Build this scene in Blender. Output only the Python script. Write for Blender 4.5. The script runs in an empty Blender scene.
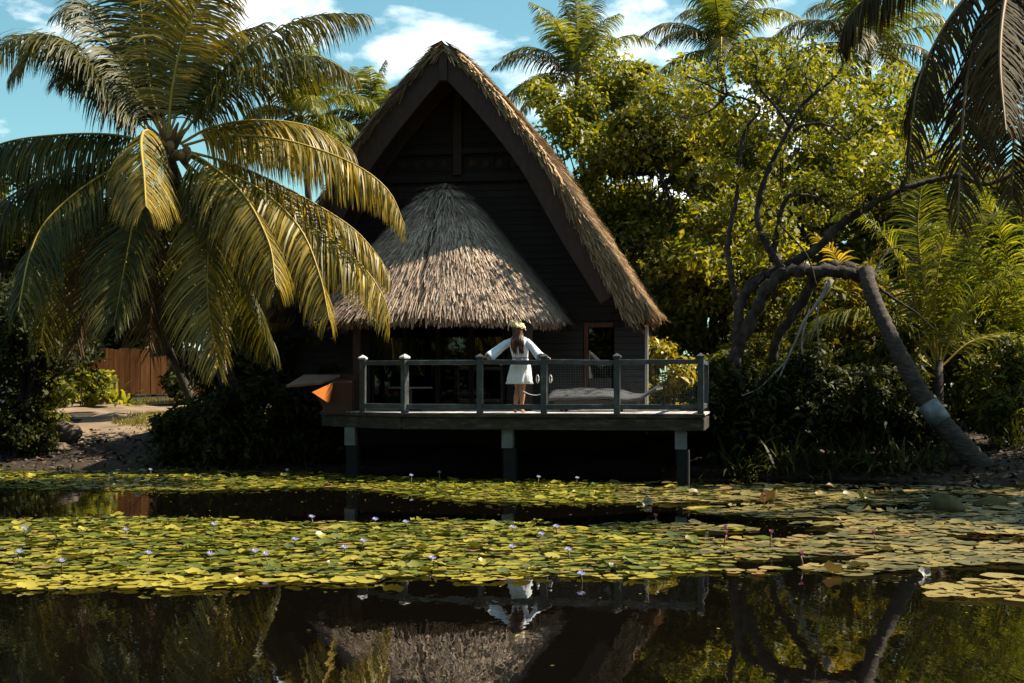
import bpy, math, random
import numpy as np
from mathutils import Vector, Matrix, Quaternion

random.seed(7)
RNG = np.random.default_rng(11)
scene = bpy.context.scene
COL = scene.collection
R = math.radians

# ------------------------------------------------------------------ camera
F, CX, HY, CH = 1430.0, 512.0, 385.0, 1.76
cam_d = bpy.data.cameras.new('camera')
cam = bpy.data.objects.new('camera', cam_d)
COL.objects.link(cam)
cam.location = (0, 0, CH)
cam.rotation_euler = (R(90), 0, 0)
cam_d.sensor_width = 36.0
cam_d.lens = 36.0 * F / 1024.0
cam_d.shift_y = (HY - 341.5) / 1024.0
cam_d.clip_start = 0.1
cam_d.clip_end = 3000
scene.camera = cam

# ------------------------------------------------------------------ sun, sky, exposure
SUN_EL, SUN_AZ = R(49), R(12)          # azimuth measured from +X towards +Y (right, slightly beyond the house)
SUN_STRENGTH, SKY_STRENGTH, EXPOSURE = 5.0, 0.056, 1.40
S_DIR = Vector((math.cos(SUN_EL) * math.cos(SUN_AZ), math.cos(SUN_EL) * math.sin(SUN_AZ), math.sin(SUN_EL)))
sd = bpy.data.lights.new('sun', 'SUN')
sd.energy = SUN_STRENGTH
sd.angle = R(0.5)
sd.color = (1.0, 0.87, 0.68)
sun = bpy.data.objects.new('sun', sd)
COL.objects.link(sun)
sun.rotation_euler = (-S_DIR).to_track_quat('-Z', 'Y').to_euler()
sun.location = (30, 10, 40)

W = bpy.data.worlds.new('World')
scene.world = W
W.use_nodes = True
wn, wl = W.node_tree.nodes, W.node_tree.links
wn.clear()
w_out = wn.new('ShaderNodeOutputWorld')
w_bg = wn.new('ShaderNodeBackground')
w_bg.inputs['Strength'].default_value = SKY_STRENGTH
sky = wn.new('ShaderNodeTexSky')
sky.sky_type = 'NISHITA'
sky.sun_disc = False
sky.sun_elevation = SUN_EL
sky.sun_rotation = math.atan2(S_DIR.x, S_DIR.y)
sky.air_density = 1.0
sky.dust_density = 0.6
sky.ozone_density = 1.0
w_tc = wn.new('ShaderNodeTexCoord')
w_map = wn.new('ShaderNodeMapping')
w_map.inputs['Scale'].default_value = (1.0, 1.0, 2.1)
w_map.inputs['Location'].default_value = (0.37, 0.0, 0.18)
w_n = wn.new('ShaderNodeTexNoise')
w_n.inputs['Scale'].default_value = 6.5
w_n.inputs['Detail'].default_value = 8.0
w_n.inputs['Roughness'].default_value = 0.56
w_n.inputs['Distortion'].default_value = 0.25
w_r = wn.new('ShaderNodeValToRGB')
w_r.color_ramp.elements[0].position = 0.545
w_r.color_ramp.elements[0].color = (0, 0, 0, 1)
w_r.color_ramp.elements[1].position = 0.66
w_r.color_ramp.elements[1].color = (1, 1, 1, 1)
w_tint = wn.new('ShaderNodeMix')
w_tint.data_type = 'RGBA'
w_tint.blend_type = 'MULTIPLY'
w_tint.inputs[0].default_value = 1.0
w_tint.inputs[7].default_value = (0.80, 1.17, 1.0, 1)
w_mix = wn.new('ShaderNodeMix')
w_mix.data_type = 'RGBA'
w_mix.inputs[7].default_value = (12.5, 12.9, 13.0, 1)
wl.new(w_tc.outputs['Generated'], w_map.inputs['Vector'])
wl.new(w_map.outputs['Vector'], w_n.inputs['Vector'])
wl.new(w_n.outputs['Fac'], w_r.inputs['Fac'])
wl.new(sky.outputs['Color'], w_tint.inputs[6])
wl.new(w_tint.outputs[2], w_mix.inputs[6])
wl.new(w_r.outputs['Color'], w_mix.inputs[0])
wl.new(w_mix.outputs[2], w_bg.inputs['Color'])
wl.new(w_bg.outputs['Background'], w_out.inputs['Surface'])

scene.view_settings.view_transform = 'Standard'
scene.view_settings.look = 'None'
scene.view_settings.exposure = EXPOSURE
scene.view_settings.gamma = 1.0
scene.view_settings.use_curve_mapping = False
scene.render.engine = 'CYCLES'
scene.cycles.use_denoising = True
scene.cycles.max_bounces = 6
scene.cycles.diffuse_bounces = 2
scene.cycles.glossy_bounces = 3
scene.cycles.transmission_bounces = 4
scene.cycles.transparent_max_bounces = 8
scene.cycles.sample_clamp_indirect = 6.0


# ------------------------------------------------------------------ helpers
def P(px, py, Y):
    return Vector(((px - CX) / F * Y, Y, CH - (py - HY) / F * Y))


def lerp_tab(tab, x):
    return float(np.interp(x, [t[0] for t in tab], [t[1] for t in tab]))


def catmull(pts, n):
    """n samples along a smooth curve through pts (arc-length spaced)."""
    p = np.array([tuple(q) for q in pts], float)
    if len(p) == 2:
        t = np.linspace(0, 1, n)[:, None]
        return p[0] * (1 - t) + p[1] * t
    e = np.vstack([2 * p[0] - p[1], p, 2 * p[-1] - p[-2]])
    out = []
    for i in range(1, len(e) - 2):
        for t in np.linspace(0, 1, 12, endpoint=False):
            a, b, c, d = e[i - 1], e[i], e[i + 1], e[i + 2]
            out.append(0.5 * ((2 * b) + (c - a) * t + (2 * a - 5 * b + 4 * c - d) * t * t + (3 * b - a - 3 * c + d) * t ** 3))
    out.append(p[-1])
    out = np.array(out)
    s = np.concatenate([[0], np.cumsum(np.linalg.norm(np.diff(out, axis=0), axis=1))])
    q = np.linspace(0, s[-1], n)
    return np.stack([np.interp(q, s, out[:, k]) for k in range(3)], 1)


def nrm(a):
    return a / np.maximum(np.linalg.norm(a, axis=-1, keepdims=True), 1e-9)


class MB:
    """Collects faces (world coordinates); build() links them as one mesh object."""

    def __init__(self, xf=None):
        self.v, self.f, self.m = [], [], []
        self.xf = xf

    def add(self, verts, faces, mat=0):
        o = len(self.v)
        for p in verts:
            self.v.append(tuple(self.xf(*p)) if self.xf else tuple(p))
        for q in faces:
            self.f.append(tuple(i + o for i in q))
            self.m.append(mat)
        return self

    def raw(self, verts, faces, mat=0):
        xf, self.xf = self.xf, None
        self.add(verts, faces, mat)
        self.xf = xf
        return self

    def box(self, x0, x1, y0, y1, z0, z1, mat=0):
        v = [(x0, y0, z0), (x1, y0, z0), (x1, y1, z0), (x0, y1, z0), (x0, y0, z1), (x1, y0, z1), (x1, y1, z1), (x0, y1, z1)]
        return self.add(v, [(0, 3, 2, 1), (4, 5, 6, 7), (0, 1, 5, 4), (1, 2, 6, 5), (2, 3, 7, 6), (3, 0, 4, 7)], mat)

    def beam(self, a, b, w, h, mat=0, up=(0, 0, 1)):
        """rectangular bar from a to b, w across, h tall"""
        a, b, up = Vector(a), Vector(b), Vector(up)
        d = (b - a).normalized()
        s = d.cross(up).normalized() * (w / 2)
        t = s.cross(d).normalized() * (h / 2)
        v = [a - s - t, a + s - t, a + s + t, a - s + t, b - s - t, b + s - t, b + s + t, b - s + t]
        return self.add(v, [(0, 3, 2, 1), (4, 5, 6, 7), (0, 1, 5, 4), (1, 2, 6, 5), (2, 3, 7, 6), (3, 0, 4, 7)], mat)

    def tube(self, pts, radii, n=8, mat=0, rough=0.0, cap=True, squash=None):
        pts = [Vector(p) for p in pts]
        k = len(pts)
        if not hasattr(radii, '__len__'):
            radii = [radii] * k
        verts, faces = [], []
        prev = None
        for i, p in enumerate(pts):
            t = (pts[min(i + 1, k - 1)] - pts[max(i - 1, 0)]).normalized()
            if prev is None:
                s = t.cross(Vector((0.13, 0.9, 0.31)))
                if s.length < 1e-3:
                    s = t.cross(Vector((1, 0, 0)))
                s.normalize()
            else:
                s = (prev - t * prev.dot(t)).normalized()
            prev = s
            b = t.cross(s)
            for j in range(n):
                a = 2 * math.pi * j / n
                r = radii[i] * (1 + rough * (random.random() - 0.5) * 2)
                sx, sy = (1, 1) if squash is None else squash
                verts.append(p + s * (math.cos(a) * r * sx) + b * (math.sin(a) * r * sy))
        for i in range(k - 1):
            for j in range(n):
                faces.append((i * n + j, i * n + (j + 1) % n, (i + 1) * n + (j + 1) % n, (i + 1) * n + j))
        if cap:
            faces.append(tuple(range(n))[::-1])
            faces.append(tuple((k - 1) * n + j for j in range(n)))
        return self.add(verts, faces, mat)

    def ball(self, c, r, nu=10, nv=7, mat=0):
        c = Vector(c)
        rx, ry, rz = r if hasattr(r, '__len__') else (r, r, r)
        v = [c + Vector((0, 0, -rz))]
        for i in range(1, nv):
            t = math.pi * i / nv
            for j in range(nu):
                a = 2 * math.pi * j / nu
                v.append(c + Vector((rx * math.sin(t) * math.cos(a), ry * math.sin(t) * math.sin(a), -rz * math.cos(t))))
        v.append(c + Vector((0, 0, rz)))
        f = [(0, 1 + (j + 1) % nu, 1 + j) for j in range(nu)]
        for i in range(nv - 2):
            for j in range(nu):
                a, b = 1 + i * nu + j, 1 + i * nu + (j + 1) % nu
                f.append((a, b, b + nu, a + nu))
        l = len(v) - 1
        f += [(l, l - nu + j, l - nu + (j + 1) % nu) for j in range(nu)]
        return self.add(v, f, mat)

    def build(self, name, mats, parent=None, smooth=False, loc=None, bevel=0.0):
        return link(name, np.array(self.v, float).reshape(-1, 3), self.f, mats, parent, smooth, loc, np.array(self.m, np.int32), bevel)


def link(name, verts, faces, mats, parent=None, smooth=False, loc=None, midx=None, bevel=0.0):
    if parent is not None:
        inv = np.array(PM[parent.name].inverted())
        verts = verts @ inv[:3, :3].T + inv[:3, 3]
    elif loc is not None:
        verts = verts - np.array(tuple(loc))
    me = bpy.data.meshes.new(name)
    if isinstance(faces, np.ndarray):
        nf, k = faces.shape
        me.vertices.add(len(verts))
        me.vertices.foreach_set('co', np.ascontiguousarray(verts, np.float32).ravel())
        me.loops.add(nf * k)
        me.loops.foreach_set('vertex_index', np.ascontiguousarray(faces, np.int32).ravel())
        me.polygons.add(nf)
        me.polygons.foreach_set('loop_start', np.arange(0, nf * k, k, dtype=np.int32))
        me.polygons.foreach_set('loop_total', np.full(nf, k, np.int32))
    else:
        me.from_pydata([tuple(p) for p in verts], [], faces)
    for m in (mats if isinstance(mats, (list, tuple)) else [mats]):
        me.materials.append(m)
    if midx is not None and len(midx) and midx.max() > 0:
        me.polygons.foreach_set('material_index', midx)
    if smooth:
        me.polygons.foreach_set('use_smooth', np.ones(len(me.polygons), bool))
    me.update(calc_edges=True)
    me.validate()
    o = bpy.data.objects.new(name, me)
    COL.objects.link(o)
    if parent is not None:
        o.parent = parent
        PM[o.name] = PM[parent.name]
    elif loc is not None:
        o.location = loc
        PM[o.name] = Matrix.Translation(Vector(loc))
    else:
        PM[o.name] = Matrix.Identity(4)
    if bevel > 0:
        b = o.modifiers.new('bevel', 'BEVEL')
        b.width = bevel
        b.segments = 2
        b.limit_method = 'ANGLE'
    return o


PM = {}


def tag(o, label=None, cat=None, group=None, kind=None):
    if label:
        o['label'] = label
    if cat:
        o['category'] = cat
    if group:
        o['group'] = group
    if kind:
        o['kind'] = kind
    return o


def thing(name, label, cat, loc=(0, 0, 0), rz=0.0, group=None):
    o = bpy.data.objects.new(name, None)
    COL.objects.link(o)
    o.location = loc
    o.rotation_euler = (0, 0, rz)
    o.empty_display_size = 0.2
    PM[o.name] = Matrix.Translation(Vector(loc)) @ Matrix.Rotation(rz, 4, 'Z')
    return tag(o, label, cat, group)


def copy_thing(root, loc, rz, scale, label=None, group=None):
    r = root.copy()
    COL.objects.link(r)
    r.location, r.rotation_euler, r.scale = loc, (0, 0, rz), scale
    if label:
        r['label'] = label
    if group:
        r['group'] = group
    for ch in list(root.children):
        c = ch.copy()
        COL.objects.link(c)
        c.parent = r
        for g in list(ch.children):
            d = g.copy()
            COL.objects.link(d)
            d.parent = c
    return r


# ------------------------------------------------------------------ materials
def material(name, cols, scale=3.0, rough=0.6, isl=0.0, transl=0.0, tcol=None, bump=0.0, bscale=40.0, stretch=(1, 1, 1),
             spec=0.4, detail=4.0, ao_noise=None, metallic=0.0):
    """cols: list of colours on a ramp driven by noise (object space) mixed with a random value per leaf / plank / strip."""
    m = bpy.data.materials.new(name)
    m.use_nodes = True
    n, l = m.node_tree.nodes, m.node_tree.links
    n.clear()
    out = n.new('ShaderNodeOutputMaterial')
    bs = n.new('ShaderNodeBsdfPrincipled')
    bs.inputs['Roughness'].default_value = rough
    bs.inputs['Specular IOR Level'].default_value = spec
    bs.inputs['Metallic'].default_value = metallic
    tc = n.new('ShaderNodeTexCoord')
    mp = n.new('ShaderNodeMapping')
    mp.inputs['Scale'].default_value = stretch
    l.new(tc.outputs['Object'], mp.inputs['Vector'])
    nz = n.new('ShaderNodeTexNoise')
    nz.inputs['Scale'].default_value = scale
    nz.inputs['Detail'].default_value = detail
    nz.inputs['Roughness'].default_value = 0.6
    l.new(mp.outputs['Vector'], nz.inputs['Vector'])
    st = n.new('ShaderNodeMapRange')
    st.inputs['From Min'].default_value = 0.3
    st.inputs['From Max'].default_value = 0.7
    l.new(nz.outputs['Fac'], st.inputs['Value'])
    fac = st.outputs['Result']
    if isl > 0:
        g = n.new('ShaderNodeNewGeometry')
        mx = n.new('ShaderNodeMix')
        mx.inputs[0].default_value = isl
        l.new(fac, mx.inputs[2])
        l.new(g.outputs['Random Per Island'], mx.inputs[3])
        fac = mx.outputs[0]
    rp = n.new('ShaderNodeValToRGB')
    els = rp.color_ramp.elements
    while len(els) < len(cols):
        els.new(0.5)
    for i, c in enumerate(cols):
        els[i].position = i / max(1, len(cols) - 1)
        els[i].color = (*c, 1)
    l.new(fac, rp.inputs['Fac'])
    l.new(rp.outputs['Color'], bs.inputs['Base Color'])
    if bump > 0:
        nb = n.new('ShaderNodeTexNoise')
        nb.inputs['Scale'].default_value = bscale
        nb.inputs['Detail'].default_value = 5
        l.new(mp.outputs['Vector'], nb.inputs['Vector'])
        bp = n.new('ShaderNodeBump')
        bp.inputs['Strength'].default_value = bump
        bp.inputs['Distance'].default_value = 0.03
        l.new(nb.outputs['Fac'], bp.inputs['Height'])
        l.new(bp.outputs['Normal'], bs.inputs['Normal'])
    sh = bs.outputs['BSDF']
    if transl > 0:
        tr = n.new('ShaderNodeBsdfTranslucent')
        if tcol is None:
            l.new(rp.outputs['Color'], tr.inputs['Color'])
        else:
            hm = n.new('ShaderNodeMix')
            hm.data_type = 'RGBA'
            hm.blend_type = 'MULTIPLY'
            hm.inputs[0].default_value = 1.0
            hm.inputs[7].default_value = (*tcol, 1)
            l.new(rp.outputs['Color'], hm.inputs[6])
            l.new(hm.outputs[2], tr.inputs['Color'])
        ms = n.new('ShaderNodeMixShader')
        ms.inputs[0].default_value = transl
        l.new(sh, ms.inputs[1])
        l.new(tr.outputs['BSDF'], ms.inputs[2])
        sh = ms.outputs['Shader']
    l.new(sh, out.inputs['Surface'])
    return m


M = {}
M['frond'] = material('frond_green', [(.018, .026, .005), (.050, .056, .008), (.12, .105, .014)], 1.2, .5, .6, .34, (2.3, 1.8, .7), spec=.3)
M['frond_gold'] = material('frond_gold', [(.034, .036, .006), (.16, .132, .015), (.50, .345, .05)], 1.2, .46, .6, .36, (1.85, 1.65, .7), spec=.4)  # sunlit tone put into the colour, mainly for the right-hand palm fronds
M['frond_lime'] = material('frond_lime', [(.022, .034, .005), (.095, .110, .011), (.30, .26, .03)], 1.2, .46, .6, .38, (1.8, 1.8, .6), spec=.4)
M['frond_dry'] = material('frond_dry', [(.045, .024, .010), (.10, .055, .02), (.16, .10, .04)], 1.5, .7, .6, .22)
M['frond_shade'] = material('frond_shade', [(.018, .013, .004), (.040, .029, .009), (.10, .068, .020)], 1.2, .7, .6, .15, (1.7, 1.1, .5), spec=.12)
M['rachis'] = material('rachis', [(.26, .18, .025), (.40, .27, .04)], 3, .5)
M['rachis_brown'] = material('rachis_brown', [(.10, .06, .02), (.17, .10, .04)], 3, .6)
M['palm_bark'] = material('palm_bark', [(.014, .011, .008), (.040, .031, .024), (.085, .070, .056)], 5, .85, bump=.6, bscale=18, stretch=(1, 1, 6))
M['bark'] = material('bark', [(.007, .005, .004), (.022, .016, .012), (.065, .052, .042)], 5, .9, bump=1.0, bscale=12, stretch=(1, 1, .6))
M['bark_pale'] = material('bark_pale', [(.12, .105, .09), (.22, .20, .175), (.30, .28, .25)], 6, .8, bump=.3)
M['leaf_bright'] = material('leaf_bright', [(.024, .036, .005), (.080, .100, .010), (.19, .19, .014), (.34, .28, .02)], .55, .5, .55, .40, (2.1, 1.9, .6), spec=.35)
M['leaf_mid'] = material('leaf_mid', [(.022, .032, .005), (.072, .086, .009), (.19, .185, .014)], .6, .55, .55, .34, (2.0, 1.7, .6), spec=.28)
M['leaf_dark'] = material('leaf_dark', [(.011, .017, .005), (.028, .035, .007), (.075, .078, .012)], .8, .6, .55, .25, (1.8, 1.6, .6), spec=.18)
M['leaf_croton'] = material('leaf_croton', [(.06, .08, .008), (.17, .17, .014), (.34, .28, .02), (.30, .13, .02)], 1.6, .4, .6, .35, (1.4, 1.3, .8))
M['leaf_red'] = material('leaf_red', [(.05, .03, .01), (.16, .05, .015), (.20, .12, .02)], 1.6, .45, .6, .3)
M['thatch'] = material('thatch', [(.055, .035, .024), (.20, .142, .105), (.42, .325, .25), (.60, .48, .38)], .9, .85, .8, spec=.15)
M['thatch_gold'] = material('thatch_gold', [(.08, .045, .022), (.26, .165, .088), (.50, .335, .18), (.64, .47, .28)], .9, .85, .78, spec=.15)
M['thatch_under'] = material('thatch_under', [(.035, .024, .016), (.07, .048, .032)], 6, .9, bump=.6, bscale=30)
M['wood_dark'] = material('wood_dark', [(.009, .006, .004), (.018, .011, .008), (.028, .018, .013)], 3, .65, .35, bump=.3, bscale=30, stretch=(6, 6, .6), spec=.3)
M['wood_barge'] = material('wood_barge', [(.019, .009, .005), (.032, .015, .009), (.048, .024, .015)], 3, .6, .2, bump=.3, bscale=25, stretch=(4, 4, 1), spec=.3)
M['wood_red'] = material('wood_red', [(.045, .014, .006), (.085, .027, .009), (.13, .043, .014)], 3, .55, .2, bump=.2, bscale=30, stretch=(6, 6, .6))
M['wood_maroon'] = material('wood_maroon', [(.022, .008, .005), (.040, .013, .007), (.06, .021, .010)], 3, .6, .2, bump=.2, bscale=30, stretch=(6, 6, .6))
M['wood_orange'] = material('wood_orange', [(.36, .10, .016), (.54, .16, .025)], 5, .5, .1, bump=.15, bscale=30)  # box wood with sunlight put into the colour
M['siding'] = material('siding', [(.018, .015, .014), (.032, .027, .025)], 2, .6, .4, bump=.2, bscale=20, stretch=(.6, 1, 6))
M['rail_paint'] = material('rail_paint', [(.016, .020, .022), (.038, .045, .048), (.12, .128, .13)], 4, .6, .25, bump=.35, bscale=26, stretch=(1, 1, 1))
M['post_cap'] = material('post_cap', [(.42, .43, .43), (.6, .6, .6)], 6, .6)
M['deck_wood'] = material('deck_wood', [(.22, .20, .19), (.38, .345, .33), (.50, .46, .44)], 2.5, .7, .6, bump=.3, bscale=24, stretch=(6, .7, 1))
M['fascia'] = material('fascia', [(.006, .005, .004), (.026, .022, .016), (.085, .075, .058)], 3.6, .8, .25, bump=.5, bscale=20, stretch=(1, 1, 3))
M['concrete'] = material('concrete', [(.085, .105, .11), (.14, .165, .17)], 5, .8, bump=.3)
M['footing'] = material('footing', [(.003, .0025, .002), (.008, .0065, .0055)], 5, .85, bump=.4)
M['white_paint'] = material('white_paint', [(.30, .29, .27), (.45, .43, .41)], 4, .5)
M['curtain'] = material('curtain', [(.025, .021, .014), (.05, .042, .028)], 2, .9, stretch=(12, 12, .3))
M['grey_cloth'] = material('grey_cloth', [(.032, .034, .039), (.058, .060, .067)], 6, .85, bump=.2, bscale=60)
M['wicker'] = material('wicker', [(.015, .012, .010), (.035, .028, .022)], 30, .6, bump=.5, bscale=80)
M['net'] = material('net', [(.10, .11, .11), (.16, .17, .175)], 6, .6)
M['white_rope'] = material('white_rope', [(.6, .58, .54), (.75, .73, .7)], 20, .8)
M['lid'] = material('lid', [(.10, .055, .038), (.16, .095, .07), (.22, .145, .115)], 4, .6, .2, bump=.3, bscale=30, stretch=(1, 5, 1))
M['sand'] = material('sand', [(.08, .055, .032), (.16, .115, .072), (.24, .18, .12)], .9, .95, bump=.4, bscale=20, detail=8)
M['rock'] = material('rock', [(.04, .028, .02), (.095, .068, .05), (.18, .14, .11)], 3, .9, bump=.8, bscale=9, detail=8)
M['mossy_rock'] = material('mossy_rock', [(.03, .028, .015), (.07, .065, .02), (.11, .09, .03)], 3, .9, bump=.8, bscale=9, detail=8)
M['litter'] = material('fallen_leaf', [(.015, .009, .005), (.045, .026, .011), (.13, .075, .03)], 2, .8, .8)
M['grass'] = material('grass', [(.08, .075, .012), (.17, .145, .02), (.26, .20, .03)], 1.5, .6, .5, .3)
M['skin'] = material('skin', [(.27, .125, .07), (.36, .18, .10)], 8, .5)
M['dress'] = material('dress', [(.66, .72, .80), (.78, .82, .88)], 9, .8, bump=.25, bscale=22, transl=.15)
M['belt'] = material('belt', [(.20, .21, .26), (.28, .29, .34)], 9, .7)
M['hair'] = material('hair', [(.012, .006, .004), (.06, .020, .007), (.34, .115, .02)], 3, .42, .6, .25, (1.6, 1.2, .8), spec=.5)
M['petal_white'] = material('petal_white', [(.72, .68, .55), (.85, .78, .50), (.82, .62, .18)], 20, .6, .7, .2)
M['petal_blue'] = material('petal_blue', [(.28, .29, .60), (.42, .43, .72), (.60, .60, .82)], 30, .5, .5, .3)
M['petal_pink'] = material('petal_pink', [(.20, .05, .11), (.34, .12, .20)], 30, .5, .5, .3)
M['petal_yellow'] = material('petal_yellow', [(.75, .50, .05), (.85, .62, .12)], 30, .6)
M['stem'] = material('stem', [(.10, .085, .02), (.17, .13, .04)], 10, .5)
M['stem_red'] = material('stem_red', [(.13, .06, .04), (.20, .09, .06)], 10, .5)
M['pad'] = material('lily_pad_green', [(.022, .036, .005), (.085, .100, .010), (.20, .185, .018), (.34, .27, .032)], .45, .33, .80, .12, spec=.5)
M['pad_ochre'] = material('lily_pad_ochre', [(.036, .036, .011), (.095, .082, .024), (.18, .145, .040), (.25, .18, .040)], .45, .42, .7, .1, spec=.45)
M['pad_brown'] = material('lily_pad_brown', [(.08, .042, .015), (.18, .10, .025), (.28, .20, .05)], 2.0, .6, .5, .15)
M['pad_pale'] = material('pale_dry_leaf', [(.16, .15, .13), (.26, .24, .21)], 4, .6)
M['fence_wood'] = material('fence_wood', [(.030, .013, .006), (.070, .030, .011), (.125, .058, .022)], 2, .95, .5, bump=.3, bscale=24, stretch=(5, 5, .6), spec=.03)
M['coconut'] = material('coconut', [(.09, .045, .016), (.20, .11, .03)], 5, .5)
M['metal'] = material('band_metal', [(.10, .115, .12), (.19, .21, .22)], 9, .5, metallic=.5)
M['wall_white'] = material('wall_white', [(.5, .48, .47), (.66, .64, .63)], 2, .8)


def glass_material():
    m = bpy.data.materials.new('window_glass')
    m.use_nodes = True
    n, l = m.node_tree.nodes, m.node_tree.links
    n.clear()
    out = n.new('ShaderNodeOutputMaterial')
    t = n.new('ShaderNodeBsdfTransparent')
    t.inputs[0].default_value = (.42, .44, .42, 1)
    g = n.new('ShaderNodeBsdfGlossy')
    g.inputs['Roughness'].default_value = .02
    fr = n.new('ShaderNodeFresnel')
    fr.inputs[0].default_value = 1.5
    mx = n.new('ShaderNodeMixShader')
    l.new(fr.outputs[0], mx.inputs[0])
    l.new(t.outputs[0], mx.inputs[1])
    l.new(g.outputs[0], mx.inputs[2])
    l.new(mx.outputs[0], out.inputs['Surface'])
    return m


M['glass'] = glass_material()


def water_material():
    m = bpy.data.materials.new('pond_water')
    m.use_nodes = True
    n, l = m.node_tree.nodes, m.node_tree.links
    bs = n['Principled BSDF']
    bs.inputs['Base Color'].default_value = (.0022, .0018, .0012, 1)
    bs.inputs['Roughness'].default_value = .012
    bs.inputs['IOR'].default_value = 1.333
    tc = n.new('ShaderNodeTexCoord')
    mp = n.new('ShaderNodeMapping')
    mp.inputs['Scale'].default_value = (2.6, .8, 1)
    nz = n.new('ShaderNodeTexNoise')
    nz.inputs['Scale'].default_value = 1.9
    nz.inputs['Detail'].default_value = 3.0
    bp = n.new('ShaderNodeBump')
    bp.inputs['Strength'].default_value = .055
    bp.inputs['Distance'].default_value = .03
    l.new(tc.outputs['Object'], mp.inputs['Vector'])
    l.new(mp.outputs['Vector'], nz.inputs['Vector'])
    l.new(nz.outputs['Fac'], bp.inputs['Height'])
    l.new(bp.outputs['Normal'], bs.inputs['Normal'])
    return m


M['water'] = water_material()


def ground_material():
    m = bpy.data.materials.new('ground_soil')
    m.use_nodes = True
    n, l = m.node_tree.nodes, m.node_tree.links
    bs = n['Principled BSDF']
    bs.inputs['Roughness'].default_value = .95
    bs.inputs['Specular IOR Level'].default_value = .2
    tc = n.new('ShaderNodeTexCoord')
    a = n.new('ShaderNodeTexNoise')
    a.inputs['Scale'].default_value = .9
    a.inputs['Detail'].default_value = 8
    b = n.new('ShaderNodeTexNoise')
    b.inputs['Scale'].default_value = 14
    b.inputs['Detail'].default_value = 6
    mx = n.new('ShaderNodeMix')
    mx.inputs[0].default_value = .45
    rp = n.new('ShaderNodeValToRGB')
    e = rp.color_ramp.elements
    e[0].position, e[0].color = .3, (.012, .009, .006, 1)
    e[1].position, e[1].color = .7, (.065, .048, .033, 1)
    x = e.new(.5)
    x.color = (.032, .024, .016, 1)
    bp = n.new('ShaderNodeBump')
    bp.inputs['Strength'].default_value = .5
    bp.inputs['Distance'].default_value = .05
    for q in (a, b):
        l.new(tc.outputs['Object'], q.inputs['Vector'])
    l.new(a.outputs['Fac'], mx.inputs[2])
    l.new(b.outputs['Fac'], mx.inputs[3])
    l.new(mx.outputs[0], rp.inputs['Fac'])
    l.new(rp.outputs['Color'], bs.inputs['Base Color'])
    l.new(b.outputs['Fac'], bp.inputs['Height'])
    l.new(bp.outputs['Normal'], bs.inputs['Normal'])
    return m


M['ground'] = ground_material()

# ------------------------------------------------------------------ terrain and water
SHORE = [(-60, 31), (-12, 30.2), (-8, 29.7), (-5, 28.9), (-3, 29.2), (0, 29.4), (3, 28.2), (4.5, 27.4), (7, 26.4), (9, 24.8), (60, 24)]
RISE = [(-4, -.8), (-1, -.25), (0, 0.0), (.6, .12), (2.2, .42), (5.5, .72), (13, 1.0), (21, 1.3), (60, 1.5), (400, 1.6)]


def shore_d(x, y):
    ys = np.interp(x, [a[0] for a in SHORE], [a[1] for a in SHORE])
    return np.maximum.reduce([y - ys, x - 9.2 - 0 * y, -26 - x, 2.5 - y])


def height(x, y):
    x, y = np.asarray(x, float), np.asarray(y, float)
    d = shore_d(x, y)
    h = np.interp(d, [a[0] for a in RISE], [a[1] for a in RISE])
    n = .05 * np.sin(x * 1.3 + y * .7) + .04 * np.sin(x * 2.9 - y * 1.7 + 1) + .03 * np.sin(y * 3.1 + x * .4)
    return h + n * np.clip(d, 0, 2) * .5 * np.clip((80 - y) / 40, 0, 1)


def gz(x, y):
    return float(height(x, y))


def spaced(lo, hi, step, far_lo, far_hi):
    a = list(np.arange(lo, hi + 1e-6, step))
    s, v = step, lo
    while v > far_lo:
        s *= 1.5
        v -= s
        a.insert(0, max(v, far_lo))
    s, v = step, hi
    while v < far_hi:
        s *= 1.5
        v += s
        a.append(min(v, far_hi))
    return np.array(a)


def sheet(name, xs, ys, dz, mat, smooth=True):
    X, Y = np.meshgrid(xs, ys)
    Z = height(X, Y) + dz
    v = np.stack([X, Y, Z], -1).reshape(-1, 3)
    nx, ny = len(xs), len(ys)
    i = np.arange(nx * ny).reshape(ny, nx)
    f = np.stack([i[:-1, :-1], i[:-1, 1:], i[1:, 1:], i[1:, :-1]], -1).reshape(-1, 4)
    return link(name, v, f, mat, None, smooth)


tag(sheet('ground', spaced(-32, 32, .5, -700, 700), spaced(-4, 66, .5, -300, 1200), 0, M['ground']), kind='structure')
wb = MB().add([(-27, 1.5, 0), (12, 1.5, 0), (12, 33, 0), (-27, 33, 0)], [(0, 1, 2, 3)])
tag(wb.build('water', M['water']), kind='structure')


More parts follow.
